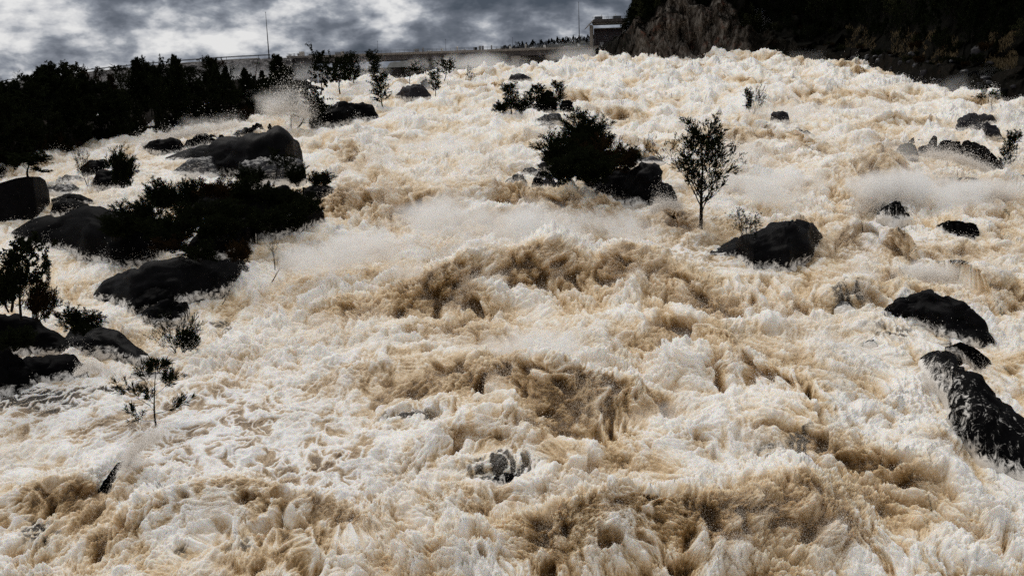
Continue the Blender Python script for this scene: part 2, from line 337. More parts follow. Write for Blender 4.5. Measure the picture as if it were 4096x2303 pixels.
# extra brown silty patches
BROWN = [(1420, 640, 110, 80, .8), (1550, 820, 260, 90, .7), (1750, 1250, 130, 110, 1.0), (2250, 1270, 260, 80, .5), (2720, 1200, 280, 120, .9), (1750, 1620, 260, 90, .9),
         (2320, 1760, 220, 120, .8), (1150, 2180, 500, 130, .8), (300, 2130, 200, 120, .9), (2050, 2100, 240, 120, .6), (3350, 1800, 260, 130, .6), (3450, 1080, 200, 80, .8),
         (3220, 1020, 70, 90, 1.0), (2330, 820, 260, 110, .4), (2680, 880, 90, 70, .9), (2950, 500, 170, 60, .5), (3560, 690, 160, 70, .7), (3850, 850, 120, 80, .7), (3350, 250, 300, 50, .4),
         (2900, 2190, 200, 90, .4), (1000, 2230, 420, 90, .7), (3800, 1500, 200, 140, .5), (2100, 1600, 220, 110, .8), (500, 610, 160, 35, .4), (2640, 330, 160, 40, .4), (320, 1480, 120, 40, .8), (2980, 1430, 200, 120, .4)]
# thin water showing black rock, plus wave hollows with shade painted into the colour
THIN_AND_SHADE = [(150, 1600, 260, 70, 1.0), (420, 1560, 200, 40, .8), (2020, 1930, 190, 60, 1.0), (1640, 1715, 140, 36, .85), (3200, 1850, 90, 60, .9), (3100, 1870, 60, 50, .7), (2280, 1010, 90, 50, .4), (3560, 850, 110, 80, .8), (3400, 1215, 80, 40, .9), (3480, 1365, 50, 25, .9), (3560, 1330, 160, 50, .6), (3800, 1380, 120, 50, .6), (250, 760, 100, 40, .7), (620, 700, 140, 30, .5), (900, 1270, 160, 40, .6), (150, 2160, 90, 70, .8), (2700, 890, 60, 40, .5), (740, 2240, 130, 70, .6), (960, 2250, 100, 60, .6)]
BROWN += [(2230, 1950, 90, 80, 1.0), (2380, 1720, 130, 90, .9), (1960, 1880, 200, 60, .3)]

def ridge_sum(x, y, waves, seeds):
    h = np.zeros_like(x); face = np.zeros_like(x)
    for (pl, H, wu, wd, br) in waves:
        g = np.array([ground(u, v)[:2] for u, v in pl], dtype=np.float32)
        # crest distance as a function of x (polyline is ordered in x)
        xs, ys = g[:, 0], g[:, 1]
        sel = np.where((x > xs[0]-wu*1.5) & (x < xs[-1]+wu*1.5) & (y < ys.max()+wu*3.2) & (y > ys.min()-wd*3.5))[0]
        if len(sel) == 0: continue
        X, Y = x[sel], y[sel]
        wob = n2(X/2.3+H*7, X*0+wd*5)*0.9*wd
        d = Y-np.interp(X, xs, ys)-wob
        endf = sstep(xs[0]-wu*1.2, xs[0]+wu*.6, X)*(1-sstep(xs[-1]-wu*.6, xs[-1]+wu*1.2, X))
        mod = 0.75+0.5*n2(X/3.1+wu, Y/6.0+H)
        prof = np.where(d > 0, np.exp(-(d/wu)**2), np.exp(-(d/wd)**2))
        h[sel] += H*prof*endf*mod
        fc = np.exp(-((d+wd*.75)/(wd*.8))**2)*endf*br
        face[sel] = np.maximum(face[sel], fc)
    return h, face

def random_waves():
    out = []; q = random.Random(3)
    for i in range(210):
        u = q.uniform(250, 4300); v = 250+(2350-250)*q.random()**1.35
        if u < 1250 and v < 1500: continue
        g = ground(u, v)
        y = g[1]
        if y > 190: continue
        L = q.uniform(1.6, 5.0)*(0.6+y/90); s = q.uniform(-.35, .35)
        pts = [(g[0]+k*L/2, g[1]+s*k*L/2-abs(k)*L*.12) for k in (-1, -.3, .3, 1)]
        sc = 0.5+min(y, 120)/110
        pl = [tuple(proj((px, py, Z0+SL*py))) for px, py in pts]
        out.append((pl, q.uniform(.22, .6)*sc, q.uniform(1.2, 2.2)*sc, q.uniform(.5, .9)*sc, q.uniform(.2, .8)))
    return out
RWAVES = random_waves()

def ell(U, V, lst):
    o = np.zeros_like(U)
    for (cu, cv, a, b, s) in lst:
        d = ((U-cu)/a)**2+((V-cv)/b)**2
        o = np.maximum(o, s*np.exp(-d*1.1))
    return o
def big_shape(x, y):
    """mean sheet plus swells and standing waves; also the brown-face field, calm field and wildness"""
    z = plane_z(x, y)
    P = proj(np.stack([x, y, Z0+SL*y], -1)); U, V = P[:, 0].astype(np.float32), P[:, 1].astype(np.float32)
    jit = 60*n2(x/2.0, y/3.0)
    calm = ell(U+jit, V+jit*.6, CALM); brown = ell(U+jit*1.6, V+jit*1.1, BROWN)
    wild = 1-0.86*calm
    h1, f1 = ridge_sum(x, y, WAVES, 1)
    h2, f2 = ridge_sum(x, y, RWAVES, 2)
    sw = n2(x/11, y/17+3)*0.6+n2(x/5.3+9, y/7.5)*0.38
    well = np.zeros_like(x)
    for (wx_, wy_, wa, wb) in WELLS+[(*ground(2210, 750)[:2], 4.2, 3.6), (*ground(2010, 752)[:2], 2.5, 2.5), (*ground(2300, 700)[:2], 4, 4), (*ground(400, 1078)[:2], 5.5, 2.6), (*ground(1020, 965)[:2], 4.5, 2.5), (*ground(520, 1225)[:2], 3.5, 1.5)]:
        sel = np.where((np.abs(x-wx_) < wa*2) & (np.abs(y-wy_) < wb*2.4))[0]
        if len(sel): well[sel] = np.maximum(well[sel], np.exp(-((((x[sel]-wx_)/wa)**2+((y[sel]-wy_)/wb)**2)**1.5)*.8))
    wild = wild*(1-.55*well); f1 = f1*(1-.7*well)
    z = z+(1-.8*well)*(sw*(0.35+0.65*wild)*(0.6+np.minimum(y, 150)/220)+h1*(0.55+.45*wild)+h2*(.25+.75*wild))-.12*well
    return z, np.clip(f1+f2*wild*.8, 0, 1), calm, brown, wild, U, V
def water_height(x, y):
    x = np.atleast_1d(np.asarray(x, np.float32)); y = np.atleast_1d(np.asarray(y, np.float32))
    return big_shape(x, y)[0]

def build_water():
    # columns fan out with distance; in every column the rows are spread evenly along the visible surface
    nc, nr = int(1330*QUAL), int(1330*QUAL)
    c0 = 420
    vv = np.concatenate([np.linspace(2440, 420, 500), np.linspace(420, 252, 160)[1:]])
    ys = np.array([ground(2500, v)[1] for v in vv])
    ys = np.concatenate([ys, np.linspace(ys[-1], 262, 40)[1:]]); ys[0] = min(ys[0], 15.5)
    tc_ = np.linspace(-0.74, 0.70, c0)
    Xc = (tc_[None, :]*ys[:, None]).astype(np.float32); Yc = np.repeat(ys[:, None], c0, 1).astype(np.float32)
    zc = big_shape(Xc.ravel(), Yc.ravel())[0].reshape(Xc.shape)
    el = zc/Yc
    w = np.abs(np.diff(el, axis=0))*F + 0.30*np.sqrt(np.diff(zc, axis=0)**2+np.diff(Yc, axis=0)**2)*F/Yc[1:]*np.interp(Yc[1:], (15, 40, 120, 200, 215), (.35, .22, .12, .10, .01))
    cum = np.concatenate([np.zeros((1, c0)), np.cumsum(w, 0)], 0); cum /= cum[-1:]
    q = np.linspace(0, 1, nr)
    Yq = np.stack([np.interp(q, cum[:, j], ys) for j in range(c0)], 1)
    # smooth over neighbouring columns so that rows do not zigzag
    for _ in range(6):
        Yq[:, 1:-1] = (Yq[:, :-2]+2*Yq[:, 1:-1]+Yq[:, 2:])/4
    ts = np.concatenate([np.linspace(-0.74, -0.57, int(nc*.05), endpoint=False), np.linspace(-.57, .57, nc-int(nc*.05)-int(nc*.05), endpoint=False), np.linspace(.57, .70, int(nc*.05))])
    fi = np.clip((ts-tc_[0])/(tc_[1]-tc_[0]), 0, c0-1.001); i0 = fi.astype(int); fr = fi-i0
    Yg = (Yq[:, i0]*(1-fr)+Yq[:, i0+1]*fr).astype(np.float32)
    Xg = (ts[None, :]*Yg+14*np.sign(ts)*np.clip((np.abs(ts)-.59)/.11, 0, 1.3)[None]**1.5).astype(np.float32)
    X, Y = Xg.ravel(), Yg.ravel()
    dx = 1.27/nc*Y
    z, face, calm, brown, wild, U, V = big_shape(X, Y)
    Zg = z.reshape(nr, nc)
    def normals(Xg, Yg, Zg):
        P = np.stack([Xg, Yg, Zg], -1)
        a = np.gradient(P, axis=1); b = np.gradient(P, axis=0)
        n = np.cross(a, b); n /= np.linalg.norm(n, axis=-1)[..., None]+1e-9
        n *= np.sign(n[..., 2:3]+1e-9)
        return n.reshape(-1, 3).astype(np.float32)
    N = normals(Xg, Yg, Zg)
    # domain warp along the stream, then billows: rounded lumps with sharp creases between them
    zz = z-(Z0+SL*Y)
    wx = X+0.75*n2(X/2.7, Y/3.9)+0.28*n2(X/.95+4, Y/1.3+zz); wy = Y+1.0*n2(X/3.1+8, Y/4.3)+0.3*n2(X/1.05, Y/1.4+5-zz)
    scl = 0.75+np.minimum(Y, 170)/90.0                     # far lumps read only when large
    b = np.zeros_like(X); bf = np.zeros_like(X); am = .74
    q3 = np.stack([wx/scl, wy/scl*.9, zz*1.9/scl], -1).astype(np.float32)
    ca, sa = 0.8, 0.6
    for k, lam in enumerate((2.7, 1.3, .64, .32, .16, .082, .043)):
        vis = sstep(0.9, 2.2, lam*scl/dx)
        sel = np.where(vis > 0.01)[0]
        if len(sel) == 0: continue
        p = q3[sel]/lam+np.float32(k*11.7)
        p = np.stack([p[:, 0]*ca-p[:, 1]*sa, p[:, 0]*sa+p[:, 1]*ca, p[:, 2]], -1)
        if k % 2: ca, sa = sa, -ca
        nn = n3(p)*1.15; nn = np.sqrt(nn*nn+.0035)
        (b if k < 2 else bf)[sel] += am*(nn-.3)*vis[sel]
        am *= 0.70
    patch = 0.6+0.75*sstep(-.35, .5, n2(X/6.3+3, Y/8.1))    # some places boil, others are smoother
    A = scl*(0.10+0.95*wild*patch)*(.76-.16*face)
    # lace: a net of raised foam ridges over the calm water
    lx, ly = X/0.62+0.55*n2(X/.5, Y/.6)+.8*n2(X/1.7, Y/2), Y/0.86+0.55*n2(X/.5+7, Y/.6)+.9*n2(X/1.9+3, Y/2.3)
    l1 = 1-np.abs(n2(lx*.62, ly*.62))*2.4; l2 = 1-np.abs(n2(lx*1.35+5, ly*1.35))*2.4
    lace = np.clip(np.maximum(l1, l2*.85-.05), 0, 1)
    # pits under the breaking faces, and ropes of foam strung over the brown water close by
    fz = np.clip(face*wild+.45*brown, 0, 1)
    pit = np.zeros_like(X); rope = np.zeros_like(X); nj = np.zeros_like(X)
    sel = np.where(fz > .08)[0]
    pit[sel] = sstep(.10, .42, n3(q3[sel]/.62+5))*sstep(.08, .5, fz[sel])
    sel = np.where((Y < 60))[0]
    qs = q3[sel]+.22*np.stack([n3(q3[sel]/.45), n3(q3[sel]/.45+9), n3(q3[sel]/.5+4)], -1)
    rope[sel] = np.maximum(np.clip(1-np.abs(n3(qs/1.05+2))*5.5, 0, 1), .8*np.clip(1-np.abs(n3(qs/.48+8))*4.5, 0, 1))*sstep(42, 29, Y[sel])*sstep(.95, .3, calm[sel])*sstep(-.2, .35, n2(X[sel]/3.7+6, Y[sel]/4.4))
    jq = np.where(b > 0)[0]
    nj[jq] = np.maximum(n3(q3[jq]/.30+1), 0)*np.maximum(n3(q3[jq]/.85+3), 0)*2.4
    far = sstep(45, 140, Y)
    bw = (np.abs(n2(X/5.2+.5*n2(X/3, Y/4), Y/9.5))*1.5-.4)+.55*(np.abs(n2(X/2.6+5, Y/5.0+.4*n2(X/2, Y/3)))*1.5-.4)
    disp = (b+bf*(1-.3*far))*A+far*bw*.75*wild+calm*(0.11*lace**2+0.06*n2(X/.9, Y/1.2))-pit*.42*scl+rope*.10*scl*(1-calm)
    Pn = np.stack([X, Y, z], -1)+N*disp[:, None]
    # crests lean downstream and throw up jagged crowns
    crown = np.clip(b*2.2, 0, 1)*wild
    jag = nj
    Pn[:, 2] += jag*crown*0.22*scl*sstep(.4, 1.2, .33/dx)
    Pn[:, 1] -= np.clip(disp, 0, 2)*0.22
    rel = b+bf*.9
    # foam on the lumps, off brown faces; crease and pit shade painted in brown
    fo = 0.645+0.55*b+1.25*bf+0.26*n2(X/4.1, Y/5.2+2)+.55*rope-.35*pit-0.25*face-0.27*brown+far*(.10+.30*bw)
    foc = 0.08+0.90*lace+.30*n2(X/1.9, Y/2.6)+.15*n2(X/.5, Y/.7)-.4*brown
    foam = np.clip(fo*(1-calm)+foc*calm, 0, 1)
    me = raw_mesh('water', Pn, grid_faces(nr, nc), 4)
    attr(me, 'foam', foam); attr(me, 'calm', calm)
    UV = proj(np.stack([X, Y, Z0+SL*Y], -1)); jt = 40*n2(X/.9, Y/1.2)
    attr(me, 'thin', ell((UV[:, 0]+jt).astype(np.float32), (UV[:, 1]+jt*.6).astype(np.float32), THIN_AND_SHADE)*sstep(.85, .25, lace*.8+bf*.9))  # rock under thin water, and the painted shade of wave hollows
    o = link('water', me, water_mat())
    tag(o, 'brown and white flood water churning down the rocky chute', kind='structure')
    o['category'] = 'water'
    return o, dict(P=Pn, N=N, dx=dx, wild=wild, face=face, rel=rel, jag=jag*crown, foam=foam, brown=brown, calm=calm, X=X, Y=Y)

def water_mat():
    m, nt = new_mat('flood_water')
    tc = nd(nt, 'ShaderNodeTexCoord')
    a = nd(nt, 'ShaderNodeAttribute', attribute_name='foam')
    ca = nd(nt, 'ShaderNodeAttribute', attribute_name='calm')
    n1 = nd(nt, 'ShaderNodeTexNoise', i_Scale=2.6, i_Detail=8, i_Roughness=0.72, i_Distortion=0.6); nt.links.new(tc.outputs['Object'], n1.inputs['Vector'])
    n2_ = nd(nt, 'ShaderNodeTexNoise', i_Scale=13, i_Detail=6, i_Roughness=0.7); nt.links.new(tc.outputs['Object'], n2_.inputs['Vector'])
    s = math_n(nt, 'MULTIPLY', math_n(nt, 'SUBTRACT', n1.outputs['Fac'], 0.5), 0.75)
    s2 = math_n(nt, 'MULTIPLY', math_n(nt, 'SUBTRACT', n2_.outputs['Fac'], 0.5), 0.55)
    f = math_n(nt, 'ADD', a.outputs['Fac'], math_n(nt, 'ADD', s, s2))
    deep = ramp(nt, [(0.0, (0.13, 0.07, 0.02)), (0.20, (0.41, 0.265, 0.115)), (0.42, (0.70, 0.54, 0.345)), (0.62, (0.84, 0.755, 0.635)), (0.86, (0.93, 0.895, 0.85))], f)  # low end: silty brown, with crease and pit shade painted in
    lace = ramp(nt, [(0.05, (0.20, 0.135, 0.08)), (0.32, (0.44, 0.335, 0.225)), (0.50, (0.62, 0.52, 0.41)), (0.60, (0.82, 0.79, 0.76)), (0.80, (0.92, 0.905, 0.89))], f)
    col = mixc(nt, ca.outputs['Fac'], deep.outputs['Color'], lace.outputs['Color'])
    th = nd(nt, 'ShaderNodeAttribute', attribute_name='thin')
    tk = ramp(nt, [(.30, 0.0), (.62, .93)], math_n(nt, 'ADD', th.outputs['Fac'], math_n(nt, 'MULTIPLY', math_n(nt, 'ADD', s, s2), .9)))
    col = mixc(nt, tk.outputs['Color'], col, (.016, .012, .009))  # near-black for rock under thin water and for painted hollow shade
    bp = nd(nt, 'ShaderNodeBump', i_Strength=0.55, i_Distance=0.06)
    n3_ = nd(nt, 'ShaderNodeTexNoise', i_Scale=9, i_Detail=8, i_Roughness=0.75, i_Distortion=0.8); nt.links.new(tc.outputs['Object'], n3_.inputs['Vector'])
    nt.links.new(n3_.outputs['Fac'], bp.inputs['Height'])
    d = nd(nt, 'ShaderNodeBsdfPrincipled'); nt.links.new(col, d.inputs['Base Color']); nt.links.new(bp.outputs[0], d.inputs['Normal'])
    ro = ramp(nt, [(0.2, 0.32), (0.6, 0.9)], f); nt.links.new(ro.outputs['Color'], d.inputs['Roughness'])
    d.inputs['Specular IOR Level'].default_value = 0.35
    # foam and silty water let light through: soft, slightly translucent
    d.subsurface_method = 'RANDOM_WALK'
    d.inputs['Subsurface Weight'].default_value = 0.85; d.inputs['Subsurface Radius'].default_value = (1.0, .82, .6); d.inputs['Subsurface Scale'].default_value = 0.075
    o = nd(nt, 'ShaderNodeOutputMaterial'); nt.links.new(d.outputs[0], o.inputs['Surface'])
    return m
water, SRC = build_water()
# ------------------------------------------------------------------ rocks
def rock_mat(name, c1, c2, foam_lo, foam_hi, rough, spec, fs=(1.2, 1.2, 1.2)):
    m, nt = new_mat(name)
    tc = nd(nt, 'ShaderNodeTexCoord')
    a = nd(nt, 'ShaderNodeTexNoise', i_Scale=1.6, i_Detail=9, i_Roughness=0.7); nt.links.new(tc.outputs['Object'], a.inputs['Vector'])
    b = nd(nt, 'ShaderNodeTexNoise', i_Scale=11, i_Detail=7, i_Roughness=0.72); nt.links.new(tc.outputs['Object'], b.inputs['Vector'])
    f = math_n(nt, 'ADD', math_n(nt, 'MULTIPLY', a.outputs['Fac'], .6), math_n(nt, 'MULTIPLY', b.outputs['Fac'], .4))
    col = ramp(nt, [(0.36, c1), (0.56, tuple(.5*x+.5*y for x, y in zip(c1, c2))), (0.68, c2)], f).outputs['Color']
    # lichen specks
    lv = nd(nt, 'ShaderNodeTexNoise', i_Scale=5.5, i_Detail=5, i_Roughness=0.8); nt.links.new(tc.outputs['Object'], lv.inputs['Vector'])
    lm = ramp(nt, [(0.66, 0.0), (0.76, 0.4)], lv.outputs['Fac'])
    col = mixc(nt, lm.outputs['Color'], col, tuple(min(1, x*3.2+.006) for x in c2))
    p = nd(nt, 'ShaderNodeBsdfPrincipled', i_Roughness=rough); p.inputs['Specular IOR Level'].default_value = spec
    if True:
        mp = nd(nt, 'ShaderNodeMapping'); mp.inputs['Scale'].default_value = fs; nt.links.new(tc.outputs['Object'], mp.inputs['Vector'])
        w = nd(nt, 'ShaderNodeTexNoise', i_Scale=2.2, i_Detail=10, i_Roughness=0.72, i_Distortion=.8); nt.links.new(mp.outputs[0], w.inputs['Vector'])
        la = nd(nt, 'ShaderNodeAttribute', attribute_name='lap')
        ff = math_n(nt, 'ADD', w.outputs['Fac'], math_n(nt, 'MULTIPLY', la.outputs['Fac'], .5))
        fm = ramp(nt, [(foam_lo, 0.0), (foam_hi, 1.0)], ff)
        col = mixc(nt, fm.outputs['Color'], col, (0.84, 0.81, 0.77))
        rr = ramp(nt, [(foam_lo, rough), (foam_hi, 0.9)], ff); nt.links.new(rr.outputs['Color'], p.inputs['Roughness'])
    nt.links.new(col, p.inputs['Base Color'])
    bp = nd(nt, 'ShaderNodeBump', i_Strength=0.6, i_Distance=0.07); nt.links.new(f, bp.inputs['Height']); nt.links.new(bp.outputs[0], p.inputs['Normal'])
    o = nd(nt, 'ShaderNodeOutputMaterial'); nt.links.new(p.outputs[0], o.inputs['Surface'])
    return m
RM = {
 'dome': rock_mat('weathered_black_granite', (.0008, .0008, .001), (.0095, .009, .0105), .68, .82, .5, .03),
 'dark': rock_mat('black_granite', (.0008, .0008, .001), (.0048, .0045, .0054), .68, .82, .6, .015),
 'grey': rock_mat('grey_granite', (.008, .0075, .010), (.026, .024, .028), .68, .84, .6, .1),
 'wet': rock_mat('wet_granite', (.006, .006, .008), (.034, .034, .040), .62, .80, .38, .25, (.9, .9, 3.0)),
 'veil': rock_mat('veiled_granite', (.005, .005, .006), (.02, .019, .021), .60, .78, .45, .2, (1.6, 1.0, 1.0)),
 'streak': rock_mat('foam_streaked_granite', (.0008, .0008, .001), (.0048, .0045, .0054), .62, .76, .6, .02, (2.6, 1.6, 1.0)),
}
def make_rock(name, top, bot, dep, look, label, k, extra=None):
    nu, nv = 64, 44
    wm = abs(ground(top[0][0], bot[0][1])[0]-ground(top[-1][0], bot[-1][1])[0])
    if label.startswith('long foam-streaked'): wm = 6.5
    s = 0.5-0.5*np.cos(np.linspace(0, 1, nu)*np.pi)          # more columns at the ends
    ut, vt = _interp(top, s); ub, vb = _interp(bot, s)
    if label.startswith('long foam-streaked'):                              # runs in depth: outline and waterline are paired point by point
        iq = s*(len(top)-1); ar = np.arange(len(top)); tp_, bp_ = np.array(top, float), np.array(bot, float)
        ut, vt = np.interp(iq, ar, tp_[:, 0]), np.interp(iq, ar, tp_[:, 1]); ub, vb = np.interp(iq, ar, bp_[:, 0]), np.interp(iq, ar, bp_[:, 1])
    else: ut = ub = ut*.5+ub*.5
    env = (1-(2*s-1)**4)**.5
    D = wm*dep*(.12+.88*env)
    P = np.zeros((nv, nu, 3))
    Ymid = np.median([ground(a, b)[1] for a, b in zip(ub, vb)])
    for i in range(nu):
        f = ground(ub[i], vb[i])
        yf = f[1]*.6+Ymid*.4 if abs(f[1]-Ymid) > wm and not label.startswith('long foam-streaked') else f[1]
        f = at(ub[i], vb[i], yf)
        c = at(ut[i], min(vt[i], vb[i]-1), yf+D[i]*.5)
        r = np.array([c[0]*(yf+D[i])/(yf+D[i]*.5), yf+D[i], Z0+SL*(yf+D[i])-1.0])
        c[2] = max(c[2], f[2]+.02)
        for j in range(nv):
            th = j/(nv-1)
            if th < .12:                                      # foot below the water
                w = th/.12; p = np.array([f[0], f[1]-.15*(1-w)*D[i]*.3, f[2]-1.6*(1-w)*min(1, wm/3)])
            elif th < .62:
                a = (th-.12)/.5*np.pi/2
                p = f+(c-f)*np.array([1-np.cos(a), 1-np.cos(a), np.sin(a)**.9])
            else:
                a = (th-.62)/.38*np.pi/2
                p = c+(r-c)*np.array([np.sin(a), np.sin(a), 1-np.cos(a)])
            P[j, i] = p
    V = P.reshape(-1, 3)
    Pg = np.gradient(P, axis=1); Pv = np.gradient(P, axis=0)
    N = np.cross(Pg, Pv); N /= np.linalg.norm(N, axis=-1)[..., None]+1e-9
    N = N.reshape(-1, 3)
    q = (V/max(wm, .8)*2.2+k*7.7).astype(np.float32)
    n = fbm3(q, 5)*.085+(fbm3(q*1.9+1, 4)*.045 if wm > 4 else 0)
    st = fbm3(q*np.float32([.8, .8, 2.2])*1.1+3, 3); fr = st*3.5-np.floor(st*3.5)        # fracture steps along tilted beds
    n = n+(np.floor(st*3.5)+sstep(.75, 1, fr))*.030-np.maximum(.12-np.abs(fbm3(q*.9+9, 3)), 0)*.45
    env2 = np.repeat((np.clip(env, 0, 1)**.7)[None], nv, 0).ravel()
    hgt = np.array([max(b-t, 4) for t, b in zip(vt, vb)])/F*Ymid
    amp = np.minimum(wm*.9, np.repeat(hgt[None], nv, 0).ravel()*1.5+.1)
    V = V+N*(n*amp*env2)[:, None]
    # white water laps the foot: how foamy each point is
    th = np.repeat(np.linspace(0, 1, nv)[:, None], nu, 1).ravel(); sc = np.repeat(s[None], nv, 0).ravel()
    lap = {'dome': .0, 'dark': .0, 'grey': .05, 'wet': .2, 'veil': .42, 'streak': .12}[look]
    hm = np.maximum(np.repeat(hgt[None], nv, 0).ravel(), .3)
    foam = sstep(.16+.35/hm*.4, .12, th)*.55+lap*sstep(.75, .3, th)
    if look == 'streak': foam = foam+.22*sstep(.75, .2, sc)*sstep(.62, .35, th)
    me = raw_mesh(name, V, grid_faces(nv, nu), 4); attr(me, 'lap', foam)
    o = link(name, me, RM[look])
    tag(o, label, 'boulder')
    base = V.mean(0)
    return o
for k, (n_, t_, b_, d_, l_, lab_) in enumerate(ROCKS):
    make_rock(n_, t_, b_, d_, l_, lab_, k)
# ------------------------------------------------------------------ banks and hills
def land_mat(name, soil1, soil2, rock1, rock2, lo, hi, rust=None, scale=.35):
    """soil on gentle ground, bare rock on steep ground, both mottled"""
    m, nt = new_mat(name)
    tc = nd(nt, 'ShaderNodeTexCoord'); ge = nd(nt, 'ShaderNodeNewGeometry')
    sp = nd(nt, 'ShaderNodeSeparateXYZ'); nt.links.new(ge.outputs['True Normal'], sp.inputs[0])
    a = nd(nt, 'ShaderNodeTexNoise', i_Scale=scale, i_Detail=9, i_Roughness=0.7); nt.links.new(tc.outputs['Object'], a.inputs['Vector'])
    mp = nd(nt, 'ShaderNodeMapping'); mp.inputs['Scale'].default_value = (.9, .9, .28); mp.inputs['Rotation'].default_value = (0, .35, 0); nt.links.new(tc.outputs['Object'], mp.inputs['Vector'])
    b = nd(nt, 'ShaderNodeTexNoise', i_Scale=1.1, i_Detail=10, i_Roughness=0.74, i_Distortion=.5); nt.links.new(mp.outputs[0], b.inputs['Vector'])
    soil = ramp(nt, [(.35, soil1), (.65, soil2)], a.outputs['Fac']).outputs['Color']
    rock = ramp(nt, [(.38, tuple(.15*x for x in rock1)), (.48, rock1), (.62, rock2)], b.outputs['Fac']).outputs['Color']
    if rust:
        rm = ramp(nt, [(.55, 0.0), (.64, .8)], a.outputs['Fac']); rock = mixc(nt, rm.outputs['Color'], rock, rust)
    ba = nd(nt, 'ShaderNodeAttribute', attribute_name='bare')
    st = math_n(nt, 'ADD', sp.outputs['Z'], math_n(nt, 'MULTIPLY', math_n(nt, 'SUBTRACT', a.outputs['Fac'], .5), .5))
    k = ramp(nt, [(lo, 1.0), (hi, 0.0)], st)
    col = mixc(nt, math_n(nt, 'MULTIPLY', k.outputs['Color'], ba.outputs['Fac']), soil, rock)
    p = nd(nt, 'ShaderNodeBsdfPrincipled', i_Roughness=.9); p.inputs['Specular IOR Level'].default_value = .02
    nt.links.new(col, p.inputs['Base Color'])
    bp = nd(nt, 'ShaderNodeBump', i_Strength=.7, i_Distance=.35); nt.links.new(b.outputs['Fac'], bp.inputs['Height']); nt.links.new(bp.outputs[0], p.inputs['Normal'])
    o = nd(nt, 'ShaderNodeOutputMaterial'); nt.links.new(p.outputs[0], o.inputs['Surface'])
    return m
# ---- right hill: foot line in pixels, skyline where the sky is seen
FOOT = [(2390, 222), (2440, 232), (2560, 240), (2700, 236), (2850, 232), (3000, 234), (3200, 240), (3390, 250), (3520, 282), (3620, 312), (3700, 337), (3800, 362), (3900, 378), (4000, 392), (4100, 405), (4300, 440)]
SKYL = [(2390, 215), (2420, 196), (2460, 178), (2500, 150), (2535, 110), (2560, 70), (2590, 20), (2640, -60), (2750, -200), (3000, -520), (4300, -900)]
CLIFF = [(2390, 3.5), (2460, 4.5), (2560, 7.5), (2700, 9.5), (2850, 9), (2960, 6), (3080, 4), (3200, 2.6), (3390, 1.8), (3700, 2.2), (4300, 2.6)]
_fg = np.array([ground(u, v) for u, v in FOOT]); FT = _fg[:, 0]/_fg[:, 1]
def _t(u, v=240): return ray(u, v)[0]
_sk = np.array([(_t(u, v), ray(u, v)[2]) for u, v in SKYL]); _cl = np.array([(_t(u), h) for u, h in CLIFF])
def hill_z(t, y):
    """height of the right-hand hill at bearing t = x/y and distance y"""
    t = np.asarray(t, float); y = np.asarray(y, float)
    yf = np.interp(t, FT, _fg[:, 1]); zf = np.interp(t, FT, _fg[:, 2]); d = y-yf
    ch = np.interp(t, _cl[:, 0], _cl[:, 1])
    x = t*y
    ch = ch*(1+.35*n2(x/6.0, y/9.0)+.2*n2(x/2.2, y/3+4))
    cliffy = sstep(4, 8, ch)
    dd = d+1.6*n2(x/3.4+5, y/4.2)
    run = 3.5+2.5*cliffy
    face = ch*sstep(0, run, dd)
    bench = np.maximum(dd-run-4*(1-cliffy), 0)
    up = np.where(bench > 0, bench*(.62+.25*cliffy), 0)
    z = zf+face+up+np.maximum(d, 0)*.03
    cap = np.interp(t, _sk[:, 0], _sk[:, 1])*np.minimum(y, yf+26)
    z = np.where(d > 0, np.minimum(z, cap+.02*d), z+np.minimum(d, 0)*.5)
    rough = fbm3(np.stack([x/4.5, y/4.5, z/5], -1).reshape(-1, 3).astype(np.float32), 5, True).reshape(x.shape)
    return z+rough*np.where(d > 0, .8+.9*cliffy*sstep(run+6, 0, dd)*sstep(-1, 2, dd), 0)
def build_hill():
    nt_, nd_ = 520, 190
    t = np.linspace(FT[0]-.002, .66, nt_); s = np.linspace(0, 1, nd_)
    dd = -4+9*s+130*s**3.0
    yf = np.interp(t, FT, _fg[:, 1])
    T = np.repeat(t[None], nd_, 0); Y = yf[None]+dd[:, None]
    Z = hill_z(T.ravel(), Y.ravel()).reshape(T.shape)
    P = np.stack([T*Y, Y, Z], -1).reshape(-1, 3)
    # push the cliff face about sideways so that slabs overhang and catch light
    q = P/np.array([3.2, 3.2, 6.5])
    k = fbm3(q.astype(np.float32), 4)
    P[:, 1] -= (k*2.2+1.6*np.floor(k*3+.5)/3)*sstep(0, 3, np.repeat(dd, nt_))*(1-sstep(10, 22, np.repeat(dd, nt_)))
    me = raw_mesh('hill', P, grid_faces(nd_, nt_), 4)
    chv = np.interp(T.ravel(), _cl[:, 0], _cl[:, 1]); dr = np.repeat(dd, nt_)
    attr(me, 'bare', np.clip(sstep(4, 8.5, chv+1.5*n2(T.ravel()*60, dr/3))*sstep(8.2, 5.8, dr)+.06*sstep(9, 2, dr), 0, 1))
    o = link('hill', me, land_mat('hill_ground', (.0012, .0013, .001), (.006, .0055, .004), (.050, .040, .032), (.17, .152, .134), .55, .85, (.115, .050, .034)))
    tag(o, 'steep dark wooded hillside with a bare grey and rust rock cliff', kind='structure')
def bank_front(u):
    p = np.array([(-400, 760), (-100, 705), (0, 690), (120, 668), (180, 630), (330, 588), (450, 578), (560, 563), (640, 545), (800, 522), (900, 500), (1000, 470), (1080, 440), (1180, 400), (1260, 372), (1330, 350)], float)
    return np.interp(u, p[:, 0], p[:, 1])
BF = np.array([ground(u, bank_front(u)) for u in np.linspace(-400, 1330, 60)])
BT = BF[:, 0]/BF[:, 1]
